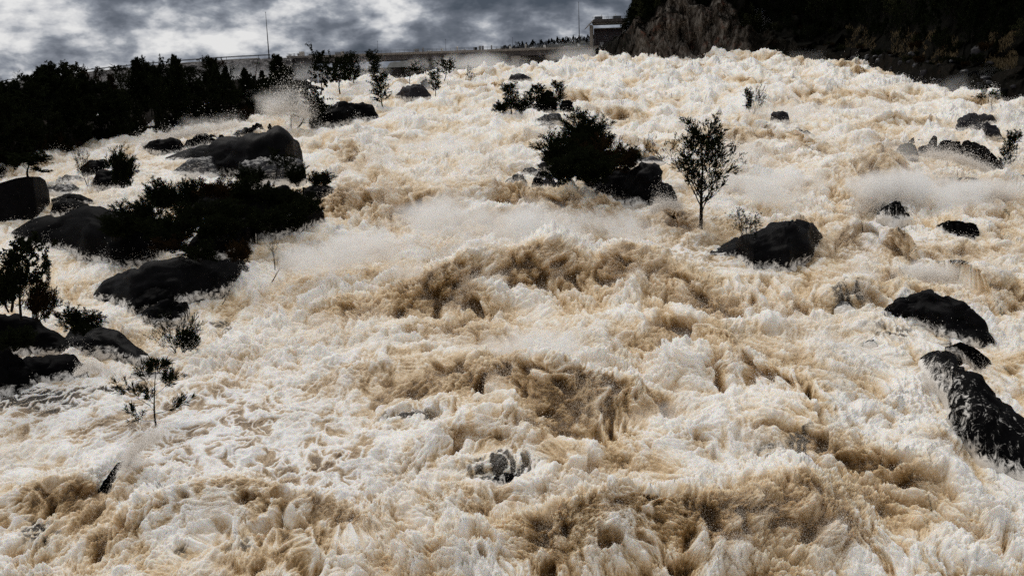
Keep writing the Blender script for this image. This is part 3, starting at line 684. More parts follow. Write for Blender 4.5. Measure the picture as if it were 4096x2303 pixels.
def bank_z(x, y):
    x = np.asarray(x, float); y = np.asarray(y, float)
    t = x/y; yf = np.interp(t, BT, BF[:, 1]); d = y-yf
    base = plane_z(x, y)
    h = 1.5*sstep(-.5, 3.5, d)+np.clip(d, 0, 60)*.012
    edge = sstep(.0, -.035, t-BT[-1])
    return base-.8+(h+.35*n2(x/4, y/4)+.15*n2(x/1.3, y/1.3))*edge+np.where(d < 0, d*.4, 0)
def build_bank():
    nt_, nd_ = 240, 150
    t = np.linspace(BT[0]-.05, BT[-1], nt_); s = np.linspace(0, 1, nd_)
    yf = np.interp(t, BT, BF[:, 1])
    Y = yf[None]-3+(262-yf[None]+3)*(s[:, None]**1.6)
    T = np.repeat(t[None], nd_, 0)
    Z = bank_z((T*Y).ravel(), Y.ravel())
    P = np.stack([(T*Y).ravel(), Y.ravel(), Z], -1)
    me = raw_mesh('bank', P, grid_faces(nd_, nt_), 4); attr(me, 'bare', np.ones(len(P)))
    o = link('bank', me, land_mat('bank_soil', (.005, .0045, .004), (.016, .012, .009), (.035, .016, .012), (.055, .03, .024), .6, .85, (.06, .022, .016), .5))
    tag(o, 'low dark reddish earth bank under the flooded trees', kind='structure')
def build_far_hill():
    top = [(1860, 226), (1960, 212), (2060, 197), (2160, 184), (2250, 172), (2340, 164), (2440, 158), (2600, 150)]
    Yd = 620.0
    u = np.linspace(1860, 2600, 90); v = np.interp(u, *np.array(top, float).T)
    rows = []
    for k, (dy, dz) in enumerate(((-160, -60), (-60, -16), (-20, -4), (0, 0), (40, -6), (120, -60))):
        rows.append([at(a, b, Yd)+np.array([0, dy, dz+.8*n2(np.array([a/30.0]), np.array([k*1.7]))[0]]) for a, b in zip(u, v)])
    me = raw_mesh('far_hill', np.array(rows).reshape(-1, 3), grid_faces(6, 90), 4)
    o = link('far_hill', me, simple_mat('far_hill_ground', (.012, .014, .013), (.025, .027, .024), .05, bump=0))
    tag(o, 'distant low hill beyond the bridge', kind='structure')
    return top, Yd
build_hill(); build_bank(); FARTOP, FARY = build_far_hill()
def build_ground():
    # the wide valley floor on which everything stands, reaching past the horizon well below the water
    n = 60; a = np.linspace(0, 2*np.pi, n, endpoint=False); rr = np.array([0.01, 60, 200, 800, 5000])
    P = np.array([[r*math.cos(b), r*math.sin(b)+100, -30] for r in rr for b in a])
    me = raw_mesh('ground', P, grid_faces(len(rr), n, True), 4)
    o = link('ground', me, simple_mat('valley_ground', (.02, .018, .014), (.04, .036, .03), .02, bump=0))
    tag(o, 'valley floor under the flood', kind='structure')
build_ground()
# ------------------------------------------------------------------ dam, bridge, tower, poles
def concrete(name, c1, c2, streak=True):
    m, nt = new_mat(name)
    tc = nd(nt, 'ShaderNodeTexCoord'); mp = nd(nt, 'ShaderNodeMapping'); mp.inputs['Scale'].default_value = (2.2, 2.2, .16)
    nt.links.new(tc.outputs['Object'], mp.inputs['Vector'])
    a = nd(nt, 'ShaderNodeTexNoise', i_Scale=1.2, i_Detail=8, i_Roughness=.7); nt.links.new(mp.outputs[0], a.inputs['Vector'])
    b = nd(nt, 'ShaderNodeTexNoise', i_Scale=2.5, i_Detail=8, i_Roughness=.7); nt.links.new(tc.outputs['Object'], b.inputs['Vector'])
    f = math_n(nt, 'ADD', math_n(nt, 'MULTIPLY', a.outputs['Fac'], .65 if streak else .2), math_n(nt, 'MULTIPLY', b.outputs['Fac'], .35 if streak else .8))
    col = ramp(nt, [(.36, c1), (.64, c2)], f)
    p = nd(nt, 'ShaderNodeBsdfPrincipled', i_Roughness=.8); p.inputs['Specular IOR Level'].default_value = .2
    nt.links.new(col.outputs['Color'], p.inputs['Base Color'])
    o = nd(nt, 'ShaderNodeOutputMaterial'); nt.links.new(p.outputs[0], o.inputs['Surface'])
    return m
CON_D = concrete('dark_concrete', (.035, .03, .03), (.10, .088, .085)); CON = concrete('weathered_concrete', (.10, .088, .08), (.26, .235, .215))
CON_L = concrete('pale_concrete', (.22, .20, .18), (.42, .39, .36), False)
STEEL = simple_mat('dark_steel', (.03, .032, .036), (.06, .062, .07), 4, .5, 0, spec=.4)
GALV = simple_mat('galvanised_steel', (.045, .05, .058), (.085, .09, .10), 4, .45, 0, spec=.4)
WHITE = simple_mat('white_paint', (.70, .70, .70), (.82, .82, .82), 3, .5, 0)
GREYP = simple_mat('grey_paint', (.16, .16, .17), (.26, .26, .27), 3, .6, 0)
CREAM = simple_mat('cream_paint', (.42, .38, .34), (.55, .50, .45), 3, .6, 0)
MAROON = simple_mat('maroon_cladding', (.030, .020, .024), (.055, .038, .042), 1.5, .7, 0)
GLASS = simple_mat('dark_glass', (.01, .012, .015), (.02, .022, .026), 2, .15, 0, spec=.6)
RUBBER = simple_mat('black_rubber', (.01, .01, .01), (.02, .02, .02), 3, .8, 0)
YD, ZD = 265.0, 13.4
def deck_pt(u, v):
    d = ray(u, v); Y = ZD/d[2]; return d*Y
DECK = [(-700, 440), (-300, 372), (0, 335), (130, 315), (300, 296), (450, 281), (600, 265), (720, 255), (830, 248)]
def dam_path():
    pts = [deck_pt(u, v) for u, v in DECK]
    pts += [np.array([at(u, 240, YD)[0], YD, ZD]) for u in (900, 1000, 1100, 1180)]
    P = np.array(pts)
    # even spacing along a smooth line
    s = np.concatenate([[0], np.cumsum(np.linalg.norm(np.diff(P, axis=0), axis=1))])
    q = np.linspace(0, s[-1], 240)
    out = np.stack([np.interp(q, s, P[:, k]) for k in range(3)], -1)
    for _ in range(30): out[1:-1, :2] = (out[:-2, :2]+2*out[1:-1, :2]+out[2:, :2])/4
    return out, q
def build_dam():
    P, q = dam_path()
    T = np.gradient(P, axis=0); T[:, 2] = 0; T /= np.linalg.norm(T, axis=1)[:, None]
    Nn = np.stack([T[:, 1], -T[:, 0], T[:, 2]*0], -1)       # towards the river
    root = empty('dam_embankment', tuple(P[120]-np.array([0, 0, 9])), 'long grey rockfill dam embankment curving away behind the trees', 'dam')
    inv = np.array(root.location)
    prof = [(-7.5, -6), (-7.0, -.4), (-6.5, 0), (-.4, 0), (0, -.25)]+[(1.25*k, -k*1.0) for k in np.linspace(.5, 17, 46)]
    V = []
    for (d, z) in prof:
        row = P+Nn*d+np.array([0, 0, z]); V.append(row)
    V = np.array(V); fl = V.reshape(-1, 3)
    k = fbm3((fl/1.1).astype(np.float32), 4, True)
    fl = fl+np.where(np.repeat(np.arange(len(prof)) > 4, len(P))[:, None], np.repeat(Nn[None], len(prof), 0).reshape(-1, 3)*(k*.8)[:, None]+np.stack([k*0, k*0, k*.35], -1), 0)
    me = raw_mesh('rockfill_slope', fl-inv, grid_faces(len(prof), len(P)), 4)
    link('rockfill_slope', me, RIPRAP, root)
    # kerb along the edge of the crest road
    kb = MB()
    for a, b, n in zip(P[:-1:4], P[4::4], Nn[::4]):
        c = (a+b)/2; L = np.linalg.norm(b-a); an = math.atan2(b[1]-a[1], b[0]-a[0])
        kb.box(c+n*-.3+np.array([0, 0, .12])-inv, (L*.995, .3, .25), an)
    kb.build('kerb', CON_L, root)
    # guard rail
    rr = empty('guard_rail', tuple(P[120]), 'thin steel guard rail along the crest of the rockfill dam', 'guard rail')
    inv = np.array(rr.location)
    off = Nn*.05
    rail = MB()
    for h in (.78, .95):
        pp = P+off+np.array([0, 0, h])-inv
        rail.tube([tuple(x) for x in pp[::3]], [.075]*len(pp[::3]), 5)
    rail.build('rail', STEEL, rr)
    pm = MB().box((0, 0, .47), (.09, .09, .95)).mesh('post')
    pm.materials.append(STEEL)
    for x in (P+off)[2::3][:90]:
        o = link('post', pm, None, rr); o.location = tuple(x-inv)
def riprap():
    m, nt = new_mat('riprap')
    tc = nd(nt, 'ShaderNodeTexCoord')
    v = nd(nt, 'ShaderNodeTexVoronoi', i_Scale=1.5); nt.links.new(tc.outputs['Object'], v.inputs['Vector'])
    a = nd(nt, 'ShaderNodeTexNoise', i_Scale=.8, i_Detail=8, i_Roughness=.75); nt.links.new(tc.outputs['Object'], a.inputs['Vector'])
    sp = nd(nt, 'ShaderNodeSeparateColor'); nt.links.new(v.outputs['Color'], sp.inputs[0])
    f = math_n(nt, 'ADD', math_n(nt, 'MULTIPLY', sp.outputs[0], .5), math_n(nt, 'MULTIPLY', a.outputs['Fac'], .5))
    col = ramp(nt, [(.2, (.02, .02, .022)), (.45, (.065, .06, .06)), (.8, (.19, .18, .18))], f)
    p = nd(nt, 'ShaderNodeBsdfPrincipled', i_Roughness=.85); nt.links.new(col.outputs['Color'], p.inputs['Base Color']); p.inputs['Specular IOR Level'].default_value = .1
    bp = nd(nt, 'ShaderNodeBump', i_Strength=.8, i_Distance=.3); nt.links.new(v.outputs['Distance'], bp.inputs['Height']); nt.links.new(bp.outputs[0], p.inputs['Normal'])
    o = nd(nt, 'ShaderNodeOutputMaterial'); nt.links.new(p.outputs[0], o.inputs['Surface'])
    return m
RIPRAP = riprap()
def bx_(u): return at(u, 230, YD)[0]
def build_bridge():
    x0, x1 = bx_(1150), bx_(2475); xc = (x0+x1)/2
    root = empty('spillway_bridge', (xc, YD, ZD-4), 'long grey concrete road bridge carried over the spillway on piers', 'bridge')
    L = lambda x, y, z: (x-xc, y-YD, z-ZD+4)
    MB().box(L(xc, YD+3.2, ZD-.18), (x1-x0, 7.6, .36)).build('deck', CON, root)
    g = MB()
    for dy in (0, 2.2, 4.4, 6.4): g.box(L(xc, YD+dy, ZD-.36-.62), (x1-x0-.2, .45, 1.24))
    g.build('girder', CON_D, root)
    par = MB().box(L(xc, YD-.72, ZD+.02), (x1-x0, .22, .50)); par.build('parapet', CON, root)
    rl = MB()
    for h in (.62, .92): rl.tube([L(x0, YD-.72, ZD+h), L(x1, YD-.72, ZD+h)], [.035, .035], 5)
    rl.build('railing', GALV, root)
    pm = MB().box((0, 0, .3), (.06, .06, .68)).mesh('railing_post'); pm.materials.append(GALV)
    for k in range(72):
        o = link('railing_post', pm, None, root); o.location = L(x0+.6+k*(x1-x0-1.2)/71, YD-.72, ZD+.3)
    prm = None
    for u in (1653, 1790, 1927, 2063, 2201, 2338):
        x = bx_(u)
        p = MB()
        p.v = []; p.f = []
        # hammer-head pier: broad cap, tapered shoulders, stem
        prof = [(-1.3, -1.65), (1.3, -1.65), (1.3, -2.35), (.78, -3.0), (.72, -9.5), (-.72, -9.5), (-.78, -3.0), (-1.3, -2.35)]
        n = len(prof)
        for yy in (-1.5, 5.5):
            for (a, b) in prof: p.v.append((a, yy, b+4))
        p.f.append(tuple(range(n))); p.f.append(tuple(range(2*n-1, n-1, -1)))
        for k in range(n): p.f.append((k, k+n, (k+1) % n+n, (k+1) % n))
        if prm is None: prm = p.mesh('pier'); prm.materials.append(CON)
        o = link('pier', prm, None, root); o.location = (x-xc, 0, 0)
    ab = MB().box(L(bx_(1205), YD+2.5, ZD-4.6), (5.5, 6.5, 6.4)).box(L(bx_(1222), YD+2.2, ZD-2.1), (3.2, 8, 1.3))
    ab.build('abutment', CON_D, root)
    # concrete sill and wall under the bridge
    w = empty('spillway_wall', (bx_(2040), YD+8, ZD-10), 'streaked concrete spillway wall behind the bridge piers, misty at its foot', 'wall')
    xl, xm, xr = bx_(1250), bx_(1625), bx_(2520)
    MB().box((( xm+xr)/2-w.location.x, 0, 4.2), (xr-xm, 2.0, 8.6)).build('high_wall', CON, w)
    MB().box(((xl+xm)/2-w.location.x-.01, .1, 2.6), (xm-xl, 2.2, 8.4)).build('low_sill', CON_D, w)
    # far shore seen through the open bays
    u = np.linspace(1560, 1680, 14)
    rows = [[at(a, 250-(a-1560)*.10+2*math.sin(a*.21)+dz, 420.0)+np.array([0, dy, 0]) for a in u] for dy, dz in ((-30, 60), (0, 0), (60, 60))]
    me = raw_mesh('far_shore', np.array(rows).reshape(-1, 3), grid_faces(3, 14), 4)
    o = link('far_shore', me, simple_mat('far_shore_ground', (.02, .022, .022), (.04, .042, .04), .1, bump=0)); tag(o, 'dark far shore glimpsed under the bridge', kind='structure'); o['category'] = 'shore'
def build_deck_things():
    def at_deck(u, dy=0.4): return (at(u, 215, YD+dy)[0], YD+dy, ZD+.0)
    # ---- vehicles
    def wheel(root, x, y, r=.36):
        w = MB().tube([(x, y-.12, r), (x, y+.12, r)], [r, r], 14).build('wheel', RUBBER, root)
        MB().tube([(x, y-.135, r), (x, y+.135, r)], [r*.55, r*.55], 10).build('rim', GALV, w)
    u_ = empty('utility_truck', at_deck(1162, 1.6), 'white utility vehicle with a low tray parked at the left end of the bridge', 'vehicle')
    b = MB(); b.v = []
    prof = [(-2.3, .45), (2.3, .45), (2.35, .85), (1.5, .98), (.95, 1.55), (-.55, 1.58), (-.75, 1.0), (-2.3, .98)]
    for yy in (-.8, .8):
        for a, z in prof: b.v.append((-a, yy, z))
    n = len(prof); b.f = [tuple(range(n)), tuple(range(2*n-1, n-1, -1))]+[(k, k+n, (k+1) % n+n, (k+1) % n) for k in range(n)]
    b.build('body', WHITE, u_)
    MB().box((-.15, 0, 1.28), (1.15, 1.63, .36)).build('window', GLASS, u_)
    for x in (-1.45, 1.4):
        for y in (-.75, .75): wheel(u_, x, y)
    t = empty('box_truck', at_deck(1205, 2.0), 'cream box truck with a tall square body on the bridge', 'truck')
    MB().box((.35, 0, 1.75), (2.3, 1.9, 2.1)).build('box_body', CREAM, t)
    MB().box((-1.35, 0, 1.2), (1.0, 1.7, 1.3)).build('cab', CREAM, t); MB().box((-1.5, 0, 1.45), (.72, 1.72, .5)).build('window', GLASS, t)
    for x in (-1.3, 1.0):
        for y in (-.8, .8): wheel(t, x, y, .42)
    s = empty('van', at_deck(1246, 2.0), 'small grey van with dark windows beside the small lamp post on the bridge', 'van')
    v = MB(); v.v = []; prof = [(-1.5, .4), (1.5, .4), (1.5, 1.0), (1.2, 1.6), (-1.45, 1.65), (-1.5, 1.0)]; n = len(prof)
    for yy in (-.75, .75):
        for a, z in prof: v.v.append((a, yy, z))
    v.f = [tuple(range(n)), tuple(range(2*n-1, n-1, -1))]+[(k, k+n, (k+1) % n+n, (k+1) % n) for k in range(n)]
    v.build('body', GREYP, s); MB().box((0, 0, 1.3), (2.3, 1.53, .34)).build('window', GLASS, s)
    for x in (-.95, .95):
        for y in (-.7, .7): wheel(s, x, y, .32)
    for o in (u_, t, s): o.scale = (.52, .52, .52)
    # ---- gate machinery on the parapet: repeated in every bay
    def cover(u, w, h, nm, lab, mat, gr, cat, dome=False):
        r = empty(nm, at_deck(u, -.1), lab, cat, gr)
        MB().box((0, 0, h/2+.25), (w, .7, h)).build('casing', mat, r)
        MB().box((0, 0, h+.28), (w*1.06, .78, .07)).build('lid', WHITE if mat is not GREYP else GREYP, r)
    for k in range(7):
        ub = 1720+k*137
        if ub < 2330:
            cover(ub-2, 1.25, .16, 'hoist_cover', 'long low white cover on the bridge parapet between two grey cabinets', WHITE, 'white hoist covers along the bridge', 'cover')
            cover(ub+48, .62, .62, 'hoist_box', 'small square white box on the bridge parapet at the end of a low cover', WHITE, 'white hoist boxes along the bridge', 'box')
            cover(ub-27, .36, 1.0, 'kiosk', 'slim upright brown-grey kiosk on the bridge deck', CREAM if k % 2 else GREYP, 'slim kiosks along the bridge', 'kiosk')
    cover(1902, .95, .62, 'control_cabinet', 'low grey cabinet on the bridge, left of the paired cabinets', GREYP, None, 'cabinet')
    cover(1921, .62, .95, 'control_cabinet', 'taller grey cabinet, left one of a pair above a pier', GREYP, None, 'cabinet')
    cover(1932, .55, .95, 'control_cabinet', 'taller grey cabinet, right one of a pair above a pier', GREYP, None, 'cabinet')
    cover(1352, 1.3, .5, 'equipment_hut', 'long grey hut on the bridge left of the brown hut', GREYP, None, 'hut')
    cover(1370, .8, .75, 'equipment_hut', 'tall brown hut on the bridge, highest near its left end', CREAM, None, 'hut')
    cover(1388, .7, .5, 'equipment_hut', 'grey hut on the bridge right of the brown hut', GREYP, None, 'hut')
    cover(1487, .7, .55, 'equipment_hut', 'small grey hut on the bridge left of the thin antenna pole', GREYP, None, 'hut')
    cover(1668, 1.2, .75, 'equipment_hut', 'pale hut on the bridge where the open bays end', GREYP, None, 'hut')
    # ---- poles
    def pole(u, vt, vb, r0_, r1_, nm, lab, arm=False, mat=STEEL, cat='pole', group=None, dy=1.0):
        b_ = at(u, vb, YD+dy); zt = at(u, vt, YD+dy)[2]
        r = empty(nm, (b_[0], YD+dy, ZD), lab, cat, group); H = zt-ZD
        MB().tube([(0, 0, 0), (0, 0, H*.5), (0, 0, H)], [r0_, (r0_+r1_)/2, r1_], 8).build('mast', mat, r, True)
        MB().tube([(0, 0, 0), (0, 0, .25)], [r0_*2, r0_*1.8], 8).build('base_plate', mat, r)
        if arm:
            MB().tube([(0, 0, H-.05), (-.15, 0, H+.1), (-.5, 0, H+.12)], [r1_, r1_, r1_], 6).build('arm', mat, r)
            MB().box((-.6, 0, H+.1), (.4, .18, .1)).build('lamp_head', GALV, r)
        else:
            MB().box((0, 0, H), (.12, .12, .25)).build('cap', mat, r)
    pole(1077, 50, 240, .17, .05, 'lightning_mast', 'very tall tapering mast standing on the rockfill dam near the bridge end', dy=1.5)
    pole(2318, 10, 195, .15, .05, 'lightning_mast', 'very tall tapering mast standing beside the gate tower')
    pole(1248, 170, 226, .06, .04, 'lamp_post', 'small lamp post with a short arm above the parked van', True, cat='lamp post')
    pole(1512, 166, 218, .06, .03, 'antenna_pole', 'thin bare pole behind the bushy trees near the open bays')
    pole(1784, 160, 210, .07, .02, 'antenna_pole', 'thin needle-topped pole above the middle of the bridge')
    pole(2051, 152, 205, .07, .03, 'antenna_pole', 'thin pole in front of the left end of the distant pine ridge')
    pole(2305, 142, 196, .06, .03, 'lamp_post', 'short pale lamp post just left of the tall mast by the gate tower', True, GALV, 'lamp post')
def build_tower():
    Yt = 262.0; xc = at(2420, 150, Yt)[0]; zb = at(2420, 193, Yt)[2]
    root = empty('gate_tower', (xc, Yt, zb), 'concrete gate tower with overhanging roof slab and dark inner wall', 'tower')
    def X(u): return at(u, 120, Yt)[0]-xc
    def Z(v): return at(2420, v, Yt)[2]-zb
    cm = None
    for (ua, ub, dy) in ((2359, 2369.5, 0), (2371, 2377.5, 3.5), (2490, 2500, 0), (2500, 2507, 3.5)):
        x0, x1 = X(ua), X(ub)
        MB().box(((x0+x1)/2, dy, (Z(96)-.5)/2-.25), (x1-x0, .9, Z(96)+.5)).build('column', CON, root)
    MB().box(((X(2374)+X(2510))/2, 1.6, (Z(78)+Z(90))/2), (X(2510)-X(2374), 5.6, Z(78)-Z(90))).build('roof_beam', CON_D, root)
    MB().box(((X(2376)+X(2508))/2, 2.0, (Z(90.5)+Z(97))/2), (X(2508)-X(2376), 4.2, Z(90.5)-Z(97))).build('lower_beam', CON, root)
    # sloping left canopy with ribs
    cn = MB(); a0, a1 = (X(2344), Z(109)), (X(2372), Z(81)); th = .28
    b = len(cn.v)
    for yy in (-1.2, 4.4):
        for (x, z) in (a0, a1, (a1[0], a1[1]-th), (a0[0], a0[1]-th)): cn.v.append((x, yy, z))
    cn.f += [(0, 1, 2, 3), (7, 6, 5, 4), (0, 4, 5, 1), (1, 5, 6, 2), (2, 6, 7, 3), (3, 7, 4, 0)]
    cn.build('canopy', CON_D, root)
    rm = MB().box((0, 0, 0), (.16, .3, .5)).mesh('canopy_rib'); rm.materials.append(CON_L)
    for k in range(5):
        o = link('canopy_rib', rm, None, root); w = (k+.5)/5; o.location = (a0[0]+(a1[0]-a0[0])*w, -1.36, a0[1]+(a1[1]-a0[1])*w-.1)
    MB().box(((X(2379)+X(2505))/2, 2.6, (Z(113)-.4)/2-.1), (X(2505)-X(2379), .5, Z(113)+.4)).build('inner_wall', MAROON, root)
    MB().box(((X(2379)+X(2505))/2, 1.6, Z(113.5)), (X(2505)-X(2379), 2.2, .18)).build('walkway', CON, root)
    tr = MB()
    for v in (131, 143, 152, 162): tr.box(((X(2379)+X(2500))/2, 2.2, Z(v)), (X(2500)-X(2379), .14, .09))
    for u in (2384, 2398, 2431, 2460): tr.box((X(u), 2.15, Z(152)), (.1, .14, Z(131)-Z(172)))
    tr.build('scaffold_frame', GALV, root)
    MB().box((X(2409), 2.0, (Z(167)+Z(182))/2), (.95, .5, Z(167)-Z(182))).build('door', GREYP, root)
    rl = MB()
    for v in (69, 73): rl.tube([(X(2368), -1.1, Z(v)), (X(2510), -1.1, Z(v))], [.03, .03], 5)
    for k in range(22): rl.tube([(X(2368)+k*.46, -1.1, Z(78)), (X(2368)+k*.46, -1.1, Z(69))], [.025, .025], 4)
    rl.build('railing', GALV, root)
    for ua, ub in ((2382, 2411), (2455, 2487)):
        MB().box(((X(ua)+X(ub))/2, 1.5, (Z(65)+Z(77))/2), (X(ub)-X(ua), 2.0, Z(65)-Z(77))).build('roof_unit', GALV, root)
    MB().box((X(2407), .4, Z(62.5)), (.2, .2, .5)).box((X(2463), .4, Z(62)), (.2, .2, .5)).build('floodlight', WHITE, root)
    MB().tube([(X(2435), 1.5, Z(77)), (X(2435), 1.5, Z(53))], [.04, .03], 5).build('aerial', STEEL, root)
build_dam(); build_bridge(); build_deck_things(); build_tower()
# ------------------------------------------------------------------ trees: prototypes one unit tall, then copies
def leaf_mat(name, c1, c2, tr=.25):
    m, nt = new_mat(name)
    a = nd(nt, 'ShaderNodeAttribute', attribute_name='shade')
    c = ramp(nt, [(0, c1), (1, c2)], a.outputs['Fac'])
    d = nd(nt, 'ShaderNodeBsdfDiffuse'); t = nd(nt, 'ShaderNodeBsdfTranslucent')
    nt.links.new(c.outputs[0], d.inputs[0]); nt.links.new(c.outputs[0], t.inputs[0])
    mx = nd(nt, 'ShaderNodeMixShader', i_0=tr); nt.links.new(d.outputs[0], mx.inputs[1]); nt.links.new(t.outputs[0], mx.inputs[2])
    o = nd(nt, 'ShaderNodeOutputMaterial'); nt.links.new(mx.outputs[0], o.inputs['Surface'])
    return m
LM = {'dark': leaf_mat('dark_foliage', (.003, .0036, .002), (.016, .020, .009)),
      'olive': leaf_mat('olive_foliage', (.012, .014, .007), (.036, .038, .019)),
      'brown': leaf_mat('brown_foliage', (.010, .006, .003), (.034, .021, .010)),
      'pine': leaf_mat('hill_pine_foliage', (.002, .003, .0015), (.011, .014, .007))}
BARK = simple_mat('dark_bark', (.005, .0045, .004), (.014, .012, .010), 9, .85, .4, spec=.1, bdist=.02)
DEADW = simple_mat('grey_dead_wood', (.010, .009, .008), (.028, .025, .022), 9, .85, .4, spec=.1, bdist=.02)

class Grow:
    """a branching skeleton: tubes for wood, leaf anchors for foliage"""
    def __init__(s, seed): s.q = random.Random(seed); s.mb = MB(); s.leaf = []
    def limb(s, p, d, L, r, lvl, cfg):
        q = s.q; n = cfg['seg'][lvl]; pts = [Vector(p)]; d = Vector(d).normalized()
        for k in range(n):
            d = (d+Vector((q.gauss(0, 1), q.gauss(0, 1), q.gauss(0, 1)))*cfg['wig'][lvl]+Vector((0, 0, cfg['up'][lvl]))).normalized()
            pts.append(pts[-1]+d*(L/n))
        rad = [max(r*(1-.85*k/n), cfg['rmin']) for k in range(n+1)]
        s.mb.tube(pts, rad, (7, 5, 4, 3)[min(lvl, 3)], False)
        last = lvl == cfg['lv']-1
        if last or lvl >= cfg.get('leaf_from', 9):
            for k in range(1, n+1):
                if q.random() < cfg.get('leaf_p', 1):
                    s.leaf.append((pts[k], (pts[k]-pts[k-1]).normalized()))
        if last: return
        nc = cfg['kids'][lvl]; t0 = cfg['t0'][lvl]
        for c in range(nc):
            t = t0+(1-t0)*((c+q.random()*.8)/nc)
            t = min(t, .99); f = t*n; i = min(int(f), n-1); P = pts[i].lerp(pts[i+1], f-i)
            ax = (pts[i+1]-pts[i]).normalized()
            az = c*2.4+q.uniform(-.5, .5)
            side = ax.orthogonal().normalized(); side = Matrix.Rotation(az, 3, ax)@side
            an = cfg['ang'][lvl]*q.uniform(.75, 1.25)
            dd = ax*math.cos(an)+side*math.sin(an)
            ln = L*cfg['len'][lvl]*cfg['prof'][lvl](t)*q.uniform(.7, 1.2)
            s.limb(P, dd, ln, rad[i]*cfg['rr'][lvl], lvl+1, cfg)
        if cfg.get('tipleaf'): s.leaf.append((pts[-1], d))
def foliage(leaf, per, ln, wd, spread, seed, along=0.3, droop=0.0):
    """needle tufts: thin blades fanned round each anchor"""
    g = np.random.default_rng(seed)
    A = np.array([tuple(p) for p, d in leaf]); D = np.array([tuple(d) for p, d in leaf])
    n = len(A)*per
    A = np.repeat(A, per, 0); D = np.repeat(D, per, 0)
    dr = D+g.normal(size=(n, 3))*spread; dr[:, 2] -= droop; dr /= np.linalg.norm(dr, axis=1)[:, None]
    st = A-D*(g.random((n, 1))*ln*along)+g.normal(size=(n, 3))*ln*.12
    L = ln*g.uniform(.55, 1.25, (n, 1)); sd = np.cross(dr, g.normal(size=(n, 3))); sd /= np.linalg.norm(sd, axis=1)[:, None]+1e-9
    w = wd*g.uniform(.6, 1.3, (n, 1))
    v = np.stack([st-sd*w*.5, st+dr*L*.55-sd*w*.55, st+dr*L, st+dr*L*.5+sd*w*.55], 1).reshape(-1, 3)
    sh = np.clip(g.normal(.5, .25, n)+.0, 0, 1)
    return v, np.repeat(sh, 4)
one = lambda t: 1.0
PROTO = {}
def proto(key, seed, cfg, leafcfg, lean=(0, 0, 1), stems=None, bark=None):
    G = Grow(seed); q = G.q
    if stems:
        for k in range(stems['n']):
            a = k*2.4+q.random(); tl = stems['tilt']*q.uniform(.4, 1.2)
            G.limb((math.cos(a)*stems['r'], math.sin(a)*stems['r'], -.04), (math.cos(a)*math.sin(tl), math.sin(a)*math.sin(tl), math.cos(tl)), q.uniform(.6, 1.0)*stems.get('L', 1), cfg['r0'], 0, cfg)
    else:
        G.limb((0, 0, -.05), lean, 1.03, cfg['r0'], 0, cfg)
    wood = G.mb.mesh(key+'_trunk', True); wood.materials.append(bark or BARK)
    crown = None; zmax = max(v[2] for v in G.mb.v)
    if leafcfg:
        v, sh = foliage(G.leaf, leafcfg['per'], leafcfg['ln'], leafcfg['wd'], leafcfg['sp'], seed, droop=leafcfg.get('droop', 0))
        zmax = max(zmax, np.percentile(v[:, 2], 99.7))
        crown = raw_mesh(key+'_crown', v, np.arange(len(v)).reshape(-1, 4), 4); attr(crown, 'shade', sh)
        xs = np.percentile(np.abs(v[:, :2]).max(1), 97)
    else: xs = max(max(abs(v[0]), abs(v[1])) for v in G.mb.v)
    PROTO[key] = (wood, crown, zmax, xs*2)
conp = lambda t: max(.12, 1.15-t)
oval = lambda t: .45+.75*math.sin(min(1, max(0, t))*math.pi*.85)
# cone of a river pine, dense
for i in range(4):
    proto('cone%d' % i, 100+i, dict(lv=3, seg=(9, 4, 3), wig=(.03, .10, .16), up=(.05, .10, .12), kids=(44, 7, 0), t0=(.14, .2, 0), ang=(1.25, .75, 0), len=(.34, .42, 0), prof=(conp, one, one), rr=(.32, .5, .5), r0=.022, rmin=.0016),
          dict(per=9, ln=.052, wd=.016, sp=.75))
# irregular she-oak or gum, open between boughs
for i in range(6):
    proto('oak%d' % i, 200+i, dict(lv=4, seg=(7, 5, 4, 3), wig=(.12, .18, .22, .25), up=(.08, .12, .10, .05), kids=(9, 5, 4, 0), t0=(.32, .3, .25, 0), ang=(.85, .8, .75, 0), len=(.46, .55, .6, 0), prof=(oval, one, one, one), rr=(.5, .55, .6, .6), r0=.026, rmin=.0017),
          dict(per=14, ln=.052, wd=.021, sp=.9))
# tall narrow she-oak
for i in range(3):
    proto('slim%d' % i, 300+i, dict(lv=3, seg=(9, 4, 3), wig=(.07, .14, .2), up=(.06, .22, .12), kids=(26, 6, 0), t0=(.2, .2, 0), ang=(.85, .7, 0), len=(.24, .5, 0), prof=(oval, one, one), rr=(.4, .5, .5), r0=.017, rmin=.0016),
          dict(per=9, ln=.055, wd=.014, sp=.6))
# umbrella-topped tree with a bare forked trunk
for i in range(2):
    proto('fork%d' % i, 400+i, dict(lv=4, seg=(4, 6, 4, 3), wig=(.06, .14, .22, .25), up=(.02, .10, .10, .04), kids=(6, 6, 4, 0), t0=(.55, .45, .3, 0), ang=(.6, .7, .75, 0), len=(.75, .42, .55, 0), prof=(one, one, one, one), rr=(.62, .55, .6, .6), r0=.022, rmin=.0016),
          dict(per=9, ln=.055, wd=.018, sp=.85))
# open-branched tree with tufts at the twig ends (lone tree in mid-stream)
proto('tuft0', 511, dict(lv=4, seg=(9, 7, 4, 3), wig=(.045, .07, .12, .16), up=(.03, .10, .14, .16), kids=(21, 8, 4, 0), t0=(.20, .2, .2, 0), ang=(.80, .62, .6, 0), len=(.56, .40, .42, 0), prof=(lambda t: 1.12-.8*t, one, one, one), rr=(.45, .5, .55, .6), r0=.020, rmin=.0016, leaf_p=.42),
      dict(per=7, ln=.050, wd=.0075, sp=.38))
